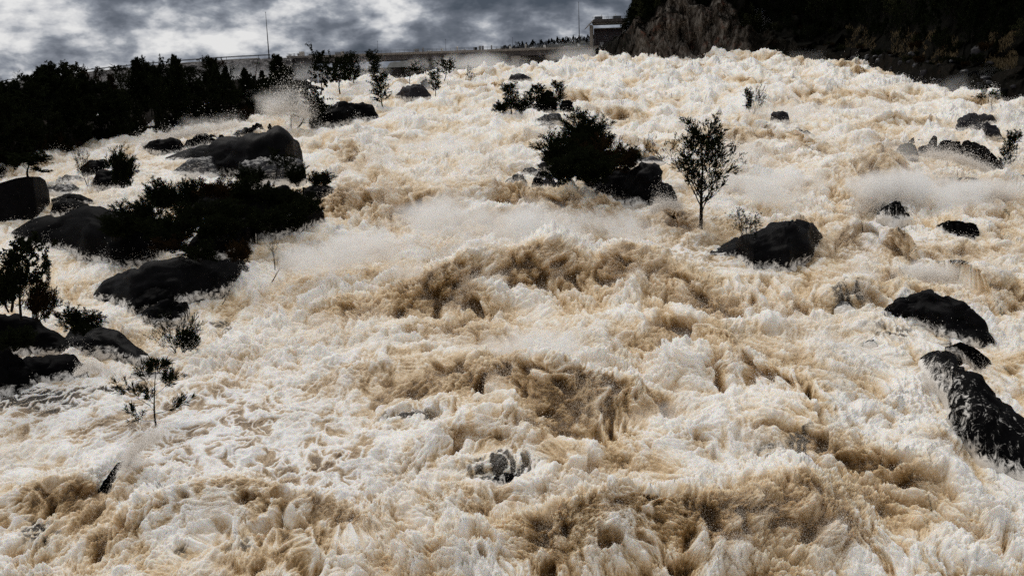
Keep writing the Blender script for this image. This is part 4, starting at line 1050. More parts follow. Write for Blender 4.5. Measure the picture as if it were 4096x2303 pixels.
# small sapling with heavy needle brushes
for i in range(2):
    proto('brush%d' % i, 600+i, dict(lv=3, seg=(8, 5, 4), wig=(.05, .14, .16), up=(.03, .10, .16), kids=(10, 6, 0), t0=(.14, .45, 0), ang=(1.1, .6, 0), len=(.55, .42, 0), prof=(lambda t: max(.18, 1.15-.95*t), one, one), rr=(.42, .5, .5), r0=.016, rmin=.0022, leaf_p=.8),
          dict(per=17, ln=.095, wd=.008, sp=.36))
# bushy shrub, many stems
for i in range(5):
    proto('bush%d' % i, 700+i, dict(lv=3, seg=(5, 4, 3), wig=(.12, .16, .2), up=(.05, .12, .12), kids=(10, 5, 0), t0=(.18, .2, 0), ang=(.7, .65, 0), len=(.5, .5, 0), prof=(one, one, one), rr=(.5, .5, .5), r0=.018, rmin=.002),
          dict(per=13, ln=.10, wd=.013, sp=.5), stems=dict(n=9, tilt=.75, r=.05, L=.9))
# sparse twiggy shrub
for i in range(2):
    proto('twig%d' % i, 800+i, dict(lv=3, seg=(6, 4, 3), wig=(.10, .16, .2), up=(.06, .10, .12), kids=(7, 4, 0), t0=(.3, .3, 0), ang=(.65, .6, 0), len=(.42, .5, 0), prof=(one, one, one), rr=(.5, .5, .5), r0=.011, rmin=.0022, leaf_p=.6),
          dict(per=6, ln=.075, wd=.015, sp=.6), stems=dict(n=5, tilt=.6, r=.03))
# dead, bare
for i in range(3):
    proto('bare%d' % i, 900+i, dict(lv=4, seg=(7, 5, 4, 3), wig=(.08, .14, .18, .2), up=(.05, .12, .14, .1), kids=(9, 5, 4, 0), t0=(.3, .3, .25, 0), ang=(.7, .65, .6, 0), len=(.5, .5, .5, 0), prof=(lambda t: 1.1-.6*t, one, one, one), rr=(.5, .55, .6, .6), r0=.022, rmin=.0022), None, bark=DEADW)
proto('snag0', 950, dict(lv=3, seg=(9, 4, 3), wig=(.05, .14, .18), up=(.04, -.02, .1), kids=(13, 3, 0), t0=(.12, .3, 0), ang=(1.2, .6, 0), len=(.17, .5, 0), prof=(lambda t: 1.2-t, one, one), rr=(.35, .5, .6), r0=.026, rmin=.0022), None, bark=DEADW)
# far little trees
for i in range(4):
    proto('hill%d' % i, 1000+i, dict(lv=3, seg=(6, 3, 2), wig=(.05, .15, .2), up=(.05, .08, .1), kids=(17, 4, 0), t0=(.2, .3, 0), ang=(1.15, .8, 0), len=(.36 if i < 3 else .5, .5, 0), prof=(conp if i < 3 else oval, one, one), rr=(.35, .5, .5), r0=.02, rmin=.003),
          dict(per=7, ln=.10, wd=.042, sp=.9))
_cm = {}
def crown_mesh(key, leaf):
    """the prototype's crown with this foliage colour (mesh data shared by all copies of that colour)"""
    if (key, leaf) not in _cm:
        c = PROTO[key][1]
        if leaf != 'none' and c is not None:
            c2 = c.copy(); c2.materials.append(LM[leaf]); _cm[(key, leaf)] = c2
        else: _cm[(key, leaf)] = None
    return _cm[(key, leaf)]
def plant(nm, key, base, H, W, label, cat, leaf='dark', lean=0.0, rot=None, group=None, fore=0.0):
    wood, crown, zm, xw = PROTO[key]
    r = empty(nm, tuple(base), label, cat, group)
    sz = H/zm; sx = (W/xw) if W else sz
    r.scale = (sx, sx, sz)
    r.rotation_euler = (fore, lean, 0)
    rz = R.uniform(0, 6.28) if rot is None else rot
    t = link('trunk' if key[:4] not in ('bush', 'twig') else 'stem', wood, None, r); t.rotation_euler = (0, 0, rz)
    cmh = crown_mesh(key, leaf)
    if cmh is not None:
        c = link('crown' if key[:4] not in ('bush', 'twig') else 'foliage', cmh, None, r); c.rotation_euler = (0, 0, rz)
    return r
def pplant(nm, key, u, vb, ut, vt, wpx, label, cat, Y=None, **k):
    """stand a plant so that its foot is at pixel (u, vb), its tip at (ut, vt), its crown wpx wide, at distance Y"""
    b = ground(u, vb) if Y is None else at(u, vb, Y)
    Y = b[1]
    tp = at(ut, vt, Y); H = tp[2]-b[2]
    lean = math.atan2(tp[0]-b[0], H)
    return plant(nm, key, b, math.hypot(H, tp[0]-b[0]), wpx/F*Y, label, cat, lean=lean, **k)

# ---- trees with a place and a look of their own
def yrock(u, v): return ground(u, v)[1]
SP = [
 # name, proto, foot u, v, tip u, v, crown px, label, category, distance (None = on the water plane), foliage
 ('river_pine', 'cone0', 1122, 452, 1118, 222, 128, 'tall dense cone-shaped dark pine at the river end of the left forest', 'tree', None, 'dark'),
 ('dead_tree', 'snag0', 1022, 425, 1036, 238, 60, 'bare dead snag with stubby side twigs beside the tall cone-shaped pine', 'tree', None, 'none'),
 ('dead_tree', 'bare0', 985, 415, 952, 290, 120, 'leaning bare dead tree with spreading boughs left of the dead snag', 'tree', None, 'none'),
 ('river_oak', 'oak0', 1285, 400, 1283, 182, 150, 'tall ragged dark tree rising above the bridge parapet near its left end', 'tree', None, 'dark'),
 ('river_oak', 'oak1', 1360, 372, 1352, 225, 120, 'broad misty tree between the tall ragged one and the narrow ones', 'tree', None, 'dark'),
 ('river_oak', 'slim0', 1412, 352, 1416, 205, 72, 'narrow dark tree standing against the bridge girder', 'tree', None, 'dark'),
 ('river_oak', 'slim1', 1503, 330, 1508, 198, 100, 'feathery misty tree under the thin pole on the bridge', 'tree', None, 'dark'),
 ('river_oak', 'slim2', 1532, 430, 1512, 292, 80, 'narrow leafy tree standing in the water left of the misty boulder', 'tree', None, 'dark'),
 ('river_oak', 'fork0', 1638, 345, 1650, 238, 105, 'spreading tree with a bare forked trunk behind the grey misty boulder', 'tree', None, 'dark'),
 ('river_oak', 'slim0', 1742, 382, 1738, 280, 54, 'slender half-drowned tree right of the grey misty boulder', 'tree', None, 'olive'),
 ('river_oak', 'oak2', 1778, 322, 1790, 228, 92, 'pale misty tree standing in spray right of the misty boulder', 'tree', None, 'olive'),
 ('shrub', 'twig0', 1862, 322, 1905, 280, 60, 'thin shrub bent over by the current near the bridge piers', 'shrub', None, 'dark'),
 ('river_oak', 'fork1', 1165, 524, 1146, 372, 110, 'slim leaning tree with a bare trunk, left of two in the forest channel', 'tree', None, 'dark'),
 ('river_oak', 'oak3', 1184, 520, 1262, 352, 130, 'right-leaning tree with a curved bare trunk in the forest channel', 'tree', None, 'dark'),
 ('river_oak', 'oak4', 1268, 500, 1275, 395, 110, 'dense dark tree at the left end of the double-humped boulder', 'tree', None, 'dark'),
 ('dead_tree', 'bare1', 1050, 480, 1022, 405, 50, 'small bare branch sticking out of white spray below the dead snag', 'tree', None, 'none'),
 ('pine_seedling', 'cone1', 1079, 522, 1080, 494, 18, 'tiny pine growing on the summit of the largest black dome', 'tree', 79, 'dark'),
 # left islands
 ('shrub', 'oak5', 112, 712, 120, 596, 190, 'dark bushy shrub on the flat-topped boulder at the left shore', 'shrub', 76, 'dark'),
 ('sapling', 'twig1', 350, 740, 312, 578, 60, 'thin leaning sapling with sparse leaves before the rounded boulder', 'tree', 68, 'brown'),
 ('shrub', 'bush0', 492, 745, 505, 585, 125, 'feathery dark bush with two tall leaders beside the rounded boulder', 'shrub', 68, 'dark'),
 ('shrub', 'bush1', 640, 850, 640, 712, 150, 'dense dark bush behind the whale-backed rock, left of a pair', 'shrub', 58, 'dark'),
 ('shrub', 'bush2', 735, 850, 740, 705, 120, 'dense dark bush behind the whale-backed rock, right of a pair', 'shrub', 58, 'dark'),
 ('shrub', 'bush3', 560, 900, 560, 770, 190, 'low spreading bush on the top of the whale-backed rock', 'shrub', 53, 'dark'),
 ('shrub', 'bush4', 700, 990, 705, 845, 170, 'dark bush drooping over the right end of the whale-backed rock', 'shrub', 49, 'dark'),
 ('shrub', 'bush0', 640, 960, 625, 850, 150, 'dark bush half-way along the right side of the whale-backed rock', 'shrub', 50, 'dark'),
 ('shrub', 'oak0', 1105, 705, 1115, 592, 130, 'open-branched dark shrub hanging on the ledge under the largest dome', 'shrub', 66, 'dark'),
 ('shrub', 'bush1', 1190, 742, 1195, 650, 90, 'small dark shrub at the outer end of the wet ledge', 'shrub', 64, 'dark'),
 ('shrub', 'bush2', 1282, 748, 1284, 678, 112, 'spiky dome-shaped shrub on the rounded lip of rock', 'shrub', 60, 'dark'),
 ('shrub', 'bush3', 870, 800, 880, 690, 170, 'dark bush on the left part of the black rock wall', 'shrub', 59, 'brown'),
 ('shrub', 'bush4', 990, 810, 985, 700, 180, 'dark bush on the middle of the black rock wall', 'shrub', 59, 'dark'),
 ('shrub', 'bush0', 1110, 850, 1120, 730, 170, 'dark bush on the right part of the black rock wall', 'shrub', 58, 'dark'),
 ('shrub', 'bush1', 1180, 920, 1190, 800, 130, 'misty bush hanging low on the right of the black rock wall', 'shrub', 54, 'dark'),
 ('shrub', 'bush2', 880, 960, 870, 850, 190, 'bush on the face of the rock between the wall and the lower dome', 'shrub', 49, 'dark'),
 ('shrub', 'bush3', 800, 1045, 795, 950, 130, 'bush on the left shoulder above the lower left dome', 'shrub', 46, 'dark'),
 ('shrub', 'bush4', 960, 1050, 965, 960, 110, 'bush on the right shoulder above the lower left dome', 'shrub', 46, 'brown'),
 ('dead_tree', 'bare2', 1100, 1085, 1085, 890, 150, 'dead brushwood standing in the mist right of the lower left dome', 'tree', None, 'none'),
 ('dead_tree', 'bare0', 1088, 1130, 1170, 985, 90, 'thin bare dead branch curving over the mist by the lower left dome', 'tree', None, 'none'),
 ('shrub', 'oak1', 85, 1270, 92, 925, 250, 'largest left shrub, a dense dark tree-like bush over the ragged slab', 'shrub', 36, 'dark'),
 ('shrub', 'bush1', 40, 1240, 30, 1010, 170, 'dark bush on the left flank of the largest left shrub', 'shrub', 35, 'dark'),
 ('shrub', 'bush2', 150, 1280, 185, 1110, 130, 'brownish bush on the right flank of the largest left shrub', 'shrub', 36, 'brown'),
 ('sapling', 'slim1', 197, 1150, 193, 1035, 38, 'slim upright sapling in the water right of the largest left shrub', 'tree', None, 'dark'),
 ('shrub', 'bush4', 328, 1335, 340, 1222, 175, 'dense round bush on the crest of the sloping black rock', 'shrub', 37, 'dark'),
 ('shrub', 'bush0', 60, 1400, 55, 1300, 150, 'low bush on the face of the ragged black slab', 'shrub', 32, 'dark'),
 ('sapling', 'twig0', 700, 1408, 600, 1252, 120, 'leaning sparse sapling in the shallows below the loaf-shaped boulder', 'tree', None, 'dark'),
 ('sapling', 'bush3', 735, 1405, 775, 1255, 95, 'twiggy sapling beside the leaning sparse one below the loaf-shaped boulder', 'tree', None, 'dark'),
 ('shrub', 'bare1', 890, 1215, 915, 1160, 90, 'arched tuft of twigs at the right foot of the lower left dome', 'shrub', None, 'none'),
 ('sapling', 'brush0', 626, 1722, 614, 1418, 310, 'lone dark sapling with needle brushes, nearest in the foam', 'tree', None, 'dark'),
 ('shrub', 'bush1', 460, 960, 455, 850, 160, 'dark bush sprawling over the crest of the whale-backed rock', 'shrub', 51, 'dark'),
 ('shrub', 'bush2', 760, 930, 770, 800, 170, 'dark bush in the gap between the whale-backed rock and the rock wall', 'shrub', 53, 'dark'),
 ('shrub', 'bush0', 1240, 860, 1245, 770, 120, 'misty bush at the right edge of the black rock wall', 'shrub', 56, 'dark'),
 ('shrub', 'bush4', 1000, 740, 1005, 660, 130, 'dark bush growing below the wet ledge of the largest dome', 'shrub', 65, 'dark'),
 ('shrub', 'bush3', 690, 1010, 690, 930, 130, 'dark bush trailing towards the water at the right of the whale-backed rock', 'shrub', 48, 'brown'),
 ('shrub', 'bush1', 900, 900, 905, 790, 200, 'dark bush clothing the foot of the black rock wall, left part', 'shrub', 53, 'dark'),
 ('shrub', 'bush2', 1060, 930, 1065, 820, 200, 'dark bush clothing the foot of the black rock wall, right part', 'shrub', 53, 'dark'),
 # middle
 ('river_oak', 'slim0', 2045, 462, 2050, 328, 88, 'left one of three bushy trees on the mid-stream boulders', 'tree', None, 'dark'),
 ('river_oak', 'oak1', 2135, 450, 2140, 332, 105, 'middle one of three bushy trees on the mid-stream boulders, the widest', 'tree', None, 'dark'),
 ('river_oak', 'slim2', 2238, 445, 2236, 320, 58, 'right one of three bushy trees on the mid-stream boulders, the slimmest', 'tree', None, 'dark'),
 ('shrub', 'bush0', 2005, 452, 2003, 400, 60, 'low bush at the foot of the left bushy tree in mid-stream', 'shrub', None, 'dark'),
 ('shrub', 'bush3', 2095, 452, 2098, 372, 95, 'dark bush filling the gap between the left and middle bushy trees', 'shrub', None, 'dark'),
 ('shrub', 'bush4', 2185, 448, 2186, 362, 95, 'dark bush filling the gap between the middle and right bushy trees', 'shrub', None, 'dark'),
 ('shrub', 'bush1', 2330, 640, 2335, 438, 235, 'tall dark top of the big mid-stream bush', 'shrub', 68, 'dark'),
 ('shrub', 'bush2', 2275, 700, 2268, 515, 250, 'dark left half of the big mid-stream bush', 'shrub', 63, 'dark'),
 ('shrub', 'bush3', 2415, 705, 2420, 535, 250, 'dark right half of the big mid-stream bush', 'shrub', 63, 'brown'),
 ('shrub', 'bush4', 2330, 700, 2330, 585, 240, 'low front of the big mid-stream bush above the row of boulders', 'shrub', 60, 'dark'),
 ('shrub', 'bush2', 2250, 735, 2245, 622, 150, 'low dark bush directly above the row of boulders at the left', 'shrub', 58.5, 'dark'),
 ('shrub', 'bush0', 2360, 735, 2362, 625, 170, 'low dark bush tucked between the big mid-stream bush and the great boulder', 'shrub', 58.5, 'dark'),
 ('shrub', 'bush0', 2500, 670, 2525, 578, 110, 'loose bush trailing right from the big mid-stream bush', 'shrub', 66, 'dark'),
 ('shrub', 'twig1', 2450, 640, 2455, 535, 80, 'wispy pale shrub behind the right end of the big mid-stream bush', 'shrub', 68, 'brown'),
 ('sapling', 'twig0', 2582, 640, 2612, 520, 46, 'single thin sapling standing on the purplish slab', 'tree', 68, 'dark'),
 ('bare_tree', 'tuft0', 2802, 922, 2822, 452, 330, 'lone open-branched tree with small needle tufts standing in the torrent', 'tree', None, 'dark'),
 ('shrub', 'bare2', 2812, 900, 2885, 858, 50, 'low bare twig at the foot of the lone open-branched tree', 'shrub', None, 'none'),
 ('shrub', 'twig1', 2985, 985, 2990, 826, 130, 'leafy sparse shrub on the left slope of the peaked boulder', 'shrub', 47.5, 'dark'),
 ('shrub', 'bare0', 3105, 1072, 3160, 1045, 90, 'bare twigs dipping into the water under the peaked boulder', 'shrub', None, 'none'),
 # right
 ('shrub', 'slim1', 2998, 460, 3005, 348, 60, 'half-drowned shrub in the upper right rapids, the fuller left stem', 'shrub', None, 'dark'),
 ('shrub', 'twig1', 3015, 455, 3052, 338, 50, 'thin right stem leaning beside the half-drowned shrub', 'shrub', None, 'dark'),
 ('river_oak', 'fork0', 3972, 458, 3955, 335, 100, 'dark rounded little tree by the right bank above the tilted slabs', 'tree', None, 'dark'),
 ('sapling', 'slim2', 4008, 690, 4062, 520, 68, 'right-leaning little pine at the end of the long smooth rock', 'tree', 65, 'dark'),
]
for (nm, key, ub, vb, ut, vt, w, lab, cat, Y, lf) in SP:
    pplant(nm, key, ub, vb, ut, vt, w, lab, cat, Y=Y, leaf=lf)

# ---- the flooded forest on the left bank
def sky_top(u):
    return np.interp(u, [-300, 0, 100, 200, 330, 450, 600, 750, 850, 950, 1050, 1150], [345, 318, 305, 290, 282, 272, 265, 252, 245, 262, 285, 320])
FOREST = {'cone': ('river_pine', 'dark pine in the flooded forest on the left bank', 'pines in the flooded forest'),
          'oak': ('river_oak', 'dark broad tree in the flooded forest on the left bank', 'broad trees in the flooded forest'),
          'slim': ('river_oak', 'dark slender tree in the flooded forest on the left bank', 'slender trees in the flooded forest')}
q = random.Random(21)
cells = []
for row, (t, n) in enumerate(((0.0, 22), (.16, 17), (.36, 13), (.6, 11), (.85, 11))):
    for k in range(n):
        u = -160+(1120+160)*(k+q.uniform(.1, .9))/n
        cells.append((t+q.uniform(-.05, .05), u, row))
for (t, u, row) in cells:
    vf = bank_front(u)-6
    vb = vf+(355-vf)*max(t, 0)*.8
    g = ground(u, vb)
    z = bank_z(np.array([g[0]]), np.array([g[1]]))[0]
    # height so that the crown reaches somewhere near the photographed skyline
    tops = sky_top(u)+q.uniform(-5, 75)*(1 if row < 3 else .45)+(q.uniform(0, 70) if row == 0 else 0)
    H = max((vb-tops)/F*g[1], 2.4)*q.uniform(.66, 1.08)
    H = min(H, 8.6)
    kind = q.choices(('cone', 'oak', 'slim'), (3, 5, 2))[0]
    key = kind+str(q.randrange({'cone': 4, 'oak': 6, 'slim': 3}[kind]))
    nm, lab, gr = FOREST[kind]
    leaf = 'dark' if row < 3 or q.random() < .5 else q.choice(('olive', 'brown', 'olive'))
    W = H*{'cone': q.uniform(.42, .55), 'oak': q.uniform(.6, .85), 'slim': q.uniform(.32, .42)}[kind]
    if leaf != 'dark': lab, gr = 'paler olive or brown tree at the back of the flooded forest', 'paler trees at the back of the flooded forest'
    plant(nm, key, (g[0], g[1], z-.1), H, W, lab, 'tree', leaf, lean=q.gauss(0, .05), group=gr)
# undergrowth along the forest front
for k in range(30):
    u = -120+1180*(k+q.uniform(.1, .9))/30; vb = bank_front(u)-q.uniform(2, 26)
    g = ground(u, vb); z = bank_z(np.array([g[0]]), np.array([g[1]]))[0]
    plant('shrub', 'bush%d' % q.randrange(5), (g[0], g[1], z-.1), q.uniform(.8, 2.0), None, 'dark low shrub in the undergrowth at the edge of the flooded forest', 'shrub', q.choice(('dark', 'dark', 'brown')), group='shrubs at the edge of the flooded forest')
for k in range(20):
    u = 780+420*(k+q.uniform(.1, .9))/20; vb = bank_front(u)-q.uniform(0, 40)
    g = ground(u, vb); z = bank_z(np.array([g[0]]), np.array([g[1]]))[0]
    plant('shrub', q.choice(('bush0', 'bush3', 'oak1', 'oak4', 'slim2')), (g[0], g[1], z-.1), q.uniform(1.3, 3.2), None, 'dark tangled shrub on the river end of the forest bank', 'shrub', q.choice(('dark', 'dark', 'brown')), group='shrubs on the river end of the forest bank')
# bare trees on the far left skyline and tree tops against the dam
for (key, u, vb, ut, vt, w, lab) in (('bare0', 72, 345, 70, 272, 62, 'bare dead tree on the far left skyline, the rounder crown'), ('bare1', 168, 335, 166, 258, 70, 'bare dead tree on the far left skyline, the taller one'),
        ('snag0', 126, 345, 124, 278, 22, 'thin bare spike between the two dead trees on the far left skyline'), ('snag0', 632, 272, 634, 232, 14, 'thin bare spike of a dead tree against the sky above the rail'),
        ('bare2', 10, 360, 6, 300, 40, 'bare dead tree cut by the left edge of the view')):
    pplant('dead_tree', key, u, vb, ut, vt, w, lab, 'tree', Y=205, leaf='none')
for (key, u, vb, vt, w, lab, lf) in (('oak2', 322, 330, 262, 60, 'small open-crowned tree rising above the dam rail at far left', 'dark'), ('oak4', 395, 320, 266, 52, 'low flat-topped tree level with the dam rail', 'dark'),
        ('oak0', 602, 320, 244, 50, 'round-crowned dark tree rising above the dam rail', 'dark'), ('oak1', 838, 360, 222, 92, 'tall reddish gum with clustered crown above the dam rail', 'brown'),
        ('oak5', 885, 350, 232, 50, 'smaller reddish gum right of the tall clustered one', 'brown'), ('oak3', 480, 330, 258, 70, 'olive-brown tree below the dam rail', 'olive'), ('oak2', 545, 335, 262, 76, 'golden-olive tree between dark crowns below the dam rail', 'olive'),
        ('oak0', 700, 345, 262, 90, 'olive tree in the mist before the rockfill', 'olive'), ('slim0', 925, 380, 262, 50, 'dark slim tree at the edge of the bare rockfill', 'dark'), ('oak3', 760, 340, 262, 80, 'dusky tree before the rockfill, right of the olive one', 'dark')):
    pplant('gum_tree', key, u, vb, u+3, vt, w, lab, 'tree', Y=200, leaf=lf)

# ---- pines on the right-hand hill
q = random.Random(5); cnt = 0
GRP = {'hill0': 'pines on the dark hillside', 'hill3': 'broad trees on the dark hillside'}
tries = 0; HPTS = []
while cnt < 290 and tries < 6000:
    tries += 1
    u = 2400+1760*q.random(); t = _t(u)
    yf = float(np.interp(t, FT, _fg[:, 1])); ch = float(np.interp(t, _cl[:, 0], _cl[:, 1]))
    d = 5+44*q.random()**1.2
    y = yf+d; z = float(hill_z(np.array([t]), np.array([y]))[0])
    v = proj((t*y, y, z))[1]
    if v < -110 or v > 300 or u < 2530: continue
    # bare cliff: only a few trees; none on the bench's open grass
    if ch > 4.5 and d < 7 and q.random() < .8: continue
    if u > 3250 and d < 10: continue
    if any((t*y-a)**2+(y-b)**2 < 2.6 for a, b in HPTS): continue
    HPTS.append((t*y, y))
    broad = q.random() < .3
    key = 'hill3' if broad else 'hill%d' % q.randrange(3)
    H = q.uniform(3.0, 6.4)*(1.0 if d > 12 else .6)
    plant('hill_tree' if broad else 'hill_pine', key, (t*y, y, z-.3), H, H*(q.uniform(.7, .95) if broad else q.uniform(.38, .55)), 'dark broad tree among the pines of the right-hand hillside' if broad else 'dark pine among the trees of the right-hand hillside', 'tree', q.choice(('pine', 'pine', 'dark', 'olive')) if broad else 'pine', group=GRP['hill3'] if broad else GRP['hill0'])
    cnt += 1
# bushes where the cliff meets the sky and at the tower
for (u, vb, vt, w, key) in ((2516, 150, 56, 60, 'oak0'), (2536, 130, 44, 60, 'oak2'), (2560, 110, 24, 60, 'oak4'), (2590, 60, -20, 80, 'oak1'), (2500, 165, 88, 44, 'oak3'), (2464, 178, 146, 44, 'oak5'), (2625, 20, -60, 90, 'oak0')):
    pplant('gum_tree', key, u, vb, u+4, vt, w, {2516: 'bushy tree against the sky just right of the gate tower', 2536: 'tree with a ragged crown on the cliff edge, second from the gate tower', 2560: 'tree on the cliff edge, third from the gate tower', 2590: 'dark tree where the cliff edge meets the sky, cut by the top', 2500: 'small tree against the side of the gate tower', 2464: 'pale bush at the foot of the gate tower', 2625: 'dark tree at the top of the cliff cut by the upper edge'}[u], 'tree', Y=231, leaf='dark' if u != 2464 else 'olive')
# trees along the top of the cliff, and scrub on the right bank
for k in range(48):
    u = q.uniform(2560, 3060); t = _t(u); d = q.uniform(6.5, 11); y = float(np.interp(t, FT, _fg[:, 1]))+d; z = float(hill_z(np.array([t]), np.array([y]))[0])
    plant('hill_tree', 'hill%d' % q.randrange(4), (t*y, y, z-.4), q.uniform(2.6, 5), q.uniform(1.8, 3), 'dark tree in the row along the top of the cliff', 'tree', q.choice(('pine', 'dark', 'dark', 'olive')), group='trees along the top of the cliff')
for k in range(60):
    u = q.uniform(3080, 4130); t = _t(u); d = q.uniform(2.5, 16); y = float(np.interp(t, FT, _fg[:, 1]))+d; z = float(hill_z(np.array([t]), np.array([y]))[0])
    plant('shrub', 'bush%d' % q.randrange(5), (t*y, y, z-.15), q.uniform(.6, 1.5), None, 'dark low shrub among the rocks of the right bank', 'shrub', q.choice(('dark', 'dark', 'brown', 'olive')), group='shrubs among the rocks of the right bank')
# ---- pines on the distant ridge
q = random.Random(9)
for k in range(84):
    u = 2000+410*(k+q.random())/84
    vtop = float(np.interp(u, *np.array(FARTOP, float).T))
    for_v = vtop+q.uniform(2, 14)
    b = at(u, for_v, FARY-8)
    H = q.uniform(16, 32)/F*FARY
    plant('ridge_pine', 'hill%d' % q.randrange(4), b, H, H*q.uniform(.45, .75), 'little dark pine on the distant ridge beyond the bridge', 'tree', 'pine', group='pines on the distant ridge')

# ---- boulders strewn along the right bank
q = random.Random(31)
def bank_boulder(k, u, v, w, h, lab, gr, look):
    t = _t(u, v); ys = np.linspace(np.interp(t, FT, _fg[:, 1]), np.interp(t, FT, _fg[:, 1])+30, 200)
    zz = hill_z(np.full(200, t), ys); vv = proj(np.stack([t*ys, ys, zz], -1))[:, 1]
    i = int(np.argmin(np.abs(vv-v))); p = (t*ys[i], ys[i], zz[i])
    bm = bmesh.new(); bmesh.ops.create_icosphere(bm, subdivisions=3, radius=1)
    V = np.array([x.co[:] for x in bm.verts]); n = fbm3((V*1.2+k*3.1).astype(np.float32), 4)*.28+fbm3((V*1.5+k).astype(np.float32), 2, True)*.15
    V = np.sign(V)*np.abs(V)**.8*(1+n)[:, None]*np.array([w, w*.8, h])
    for x, c in zip(bm.verts, V): x.co = c
    me = bpy.data.meshes.new('bank_boulder'); bm.to_mesh(me); bm.free(); me.polygons.foreach_set('use_smooth', [True]*len(me.polygons))
    o = link('bank_boulder', me, RM[look]); o.location = p; o.rotation_euler = (q.uniform(-.2, .2), q.uniform(-.35, .2), q.uniform(0, 6))
    tag(o, lab, 'boulder', gr)
bank_boulder(0, 3700, 262, 1.5, .55, 'long pale flat slab on the dark right bank', None, 'wet')
bank_boulder(1, 3925, 205, 1.3, .75, 'large rounded boulder high on the right bank by the tan grass', None, 'grey')
bank_boulder(2, 3422, 248, 1.1, .7, 'rounded dark boulder at the water edge where the bank begins', None, 'grey')
for k in range(46):
    u = q.uniform(3420, 4120); lo = np.interp(u, *np.array(FOOT, float).T)
    v = lo-q.uniform(4, 150)*min(1, (u-3300)/500)
    s = q.uniform(.18, .6)
    bank_boulder(10+k, u, v, s, s*q.uniform(.5, .8), 'grey boulder strewn on the dark right bank', 'boulders on the right bank', q.choice(('grey', 'wet', 'grey', 'dark')))
# tan grass on the bench
def build_grass():
    g = np.random.default_rng(4); A = []
    for (ua, ub, va, vb) in ((3560, 3670, 190, 206), (3690, 3830, 186, 205), (3955, 4060, 170, 182), (3940, 4070, 206, 222), (3380, 3500, 205, 214)):
        m = 900
        u = g.uniform(ua, ub, m); dd = g.uniform(7, 14, m); t = np.array([_t(x) for x in u]); y = np.interp(t, FT, _fg[:, 1])+dd
        z = hill_z(t, y); A.append(np.stack([t*y, y, z], -1))
    A = np.concatenate(A); n = len(A)
    d = g.normal(size=(n, 3))*.3+np.array([0, 0, 1]); d /= np.linalg.norm(d, axis=1)[:, None]
    L = g.uniform(.25, .6, (n, 1)); sd = np.cross(d, g.normal(size=(n, 3))); sd /= np.linalg.norm(sd, axis=1)[:, None]
    v = np.stack([A-sd*.05, A+sd*.05, A+d*L], 1).reshape(-1, 3)
    me = raw_mesh('grass', v, np.arange(3*n).reshape(n, 3), 3)
    o = link('grass', me, simple_mat('dry_grass', (.06, .045, .022), (.14, .10, .05), .6, .9, 0)); tag(o, 'dry tan grass in strips along the foot of the dark hillside', 'grass', kind='stuff')
build_grass()
# ------------------------------------------------------------------ mist: soft banks of fine spray hanging over the rapids
_mm = {}
def mist_mat(dens, nscale, warm):
    key = (dens, nscale, warm)
    if key in _mm: return _mm[key]
    m, nt = new_mat('mist_%d' % len(_mm))
    tc = nd(nt, 'ShaderNodeTexCoord'); ge = nd(nt, 'ShaderNodeNewGeometry')
    ln = nd(nt, 'ShaderNodeVectorMath', operation='LENGTH'); nt.links.new(tc.outputs['Object'], ln.inputs[0])
    fall = ramp(nt, [(0.0, 1.0), (0.95, 0.0)], ln.outputs['Value'], 'EASE')
    mp = nd(nt, 'ShaderNodeMapping'); mp.inputs['Scale'].default_value = (1, 1, 1.25); nt.links.new(ge.outputs['Position'], mp.inputs['Vector'])
    no = nd(nt, 'ShaderNodeTexNoise', i_Scale=nscale*.8, i_Detail=5, i_Roughness=.58, i_Distortion=.5); nt.links.new(mp.outputs[0], no.inputs['Vector'])
    sep = nd(nt, 'ShaderNodeSeparateXYZ'); nt.links.new(tc.outputs['Object'], sep.inputs[0])
    # torn wisps: the noise eats into the bank from its rim, and the spray is thickest low down
    a = math_n(nt, 'ADD', math_n(nt, 'MULTIPLY', math_n(nt, 'SUBTRACT', no.outputs['Fac'], .5), 4.2), math_n(nt, 'SUBTRACT', math_n(nt, 'MULTIPLY', fall.outputs['Color'], 1.7), .75))
    low = math_n(nt, 'MAXIMUM', math_n(nt, 'SUBTRACT', .75, math_n(nt, 'MULTIPLY', sep.outputs['Z'], .75)), 0.05)
    d = math_n(nt, 'MULTIPLY', math_n(nt, 'MULTIPLY', math_n(nt, 'MINIMUM', math_n(nt, 'MAXIMUM', a, 0.0), 1.3), low), dens)
    v = nd(nt, 'ShaderNodeVolumeScatter', i_Anisotropy=.1); v.inputs['Color'].default_value = (.98, .965, .945, 1) if warm else (.965, .97, .985, 1)
    nt.links.new(d, v.inputs['Density'])
    o = nd(nt, 'ShaderNodeOutputMaterial'); nt.links.new(v.outputs[0], o.inputs['Volume'])
    _mm[key] = m
    return m
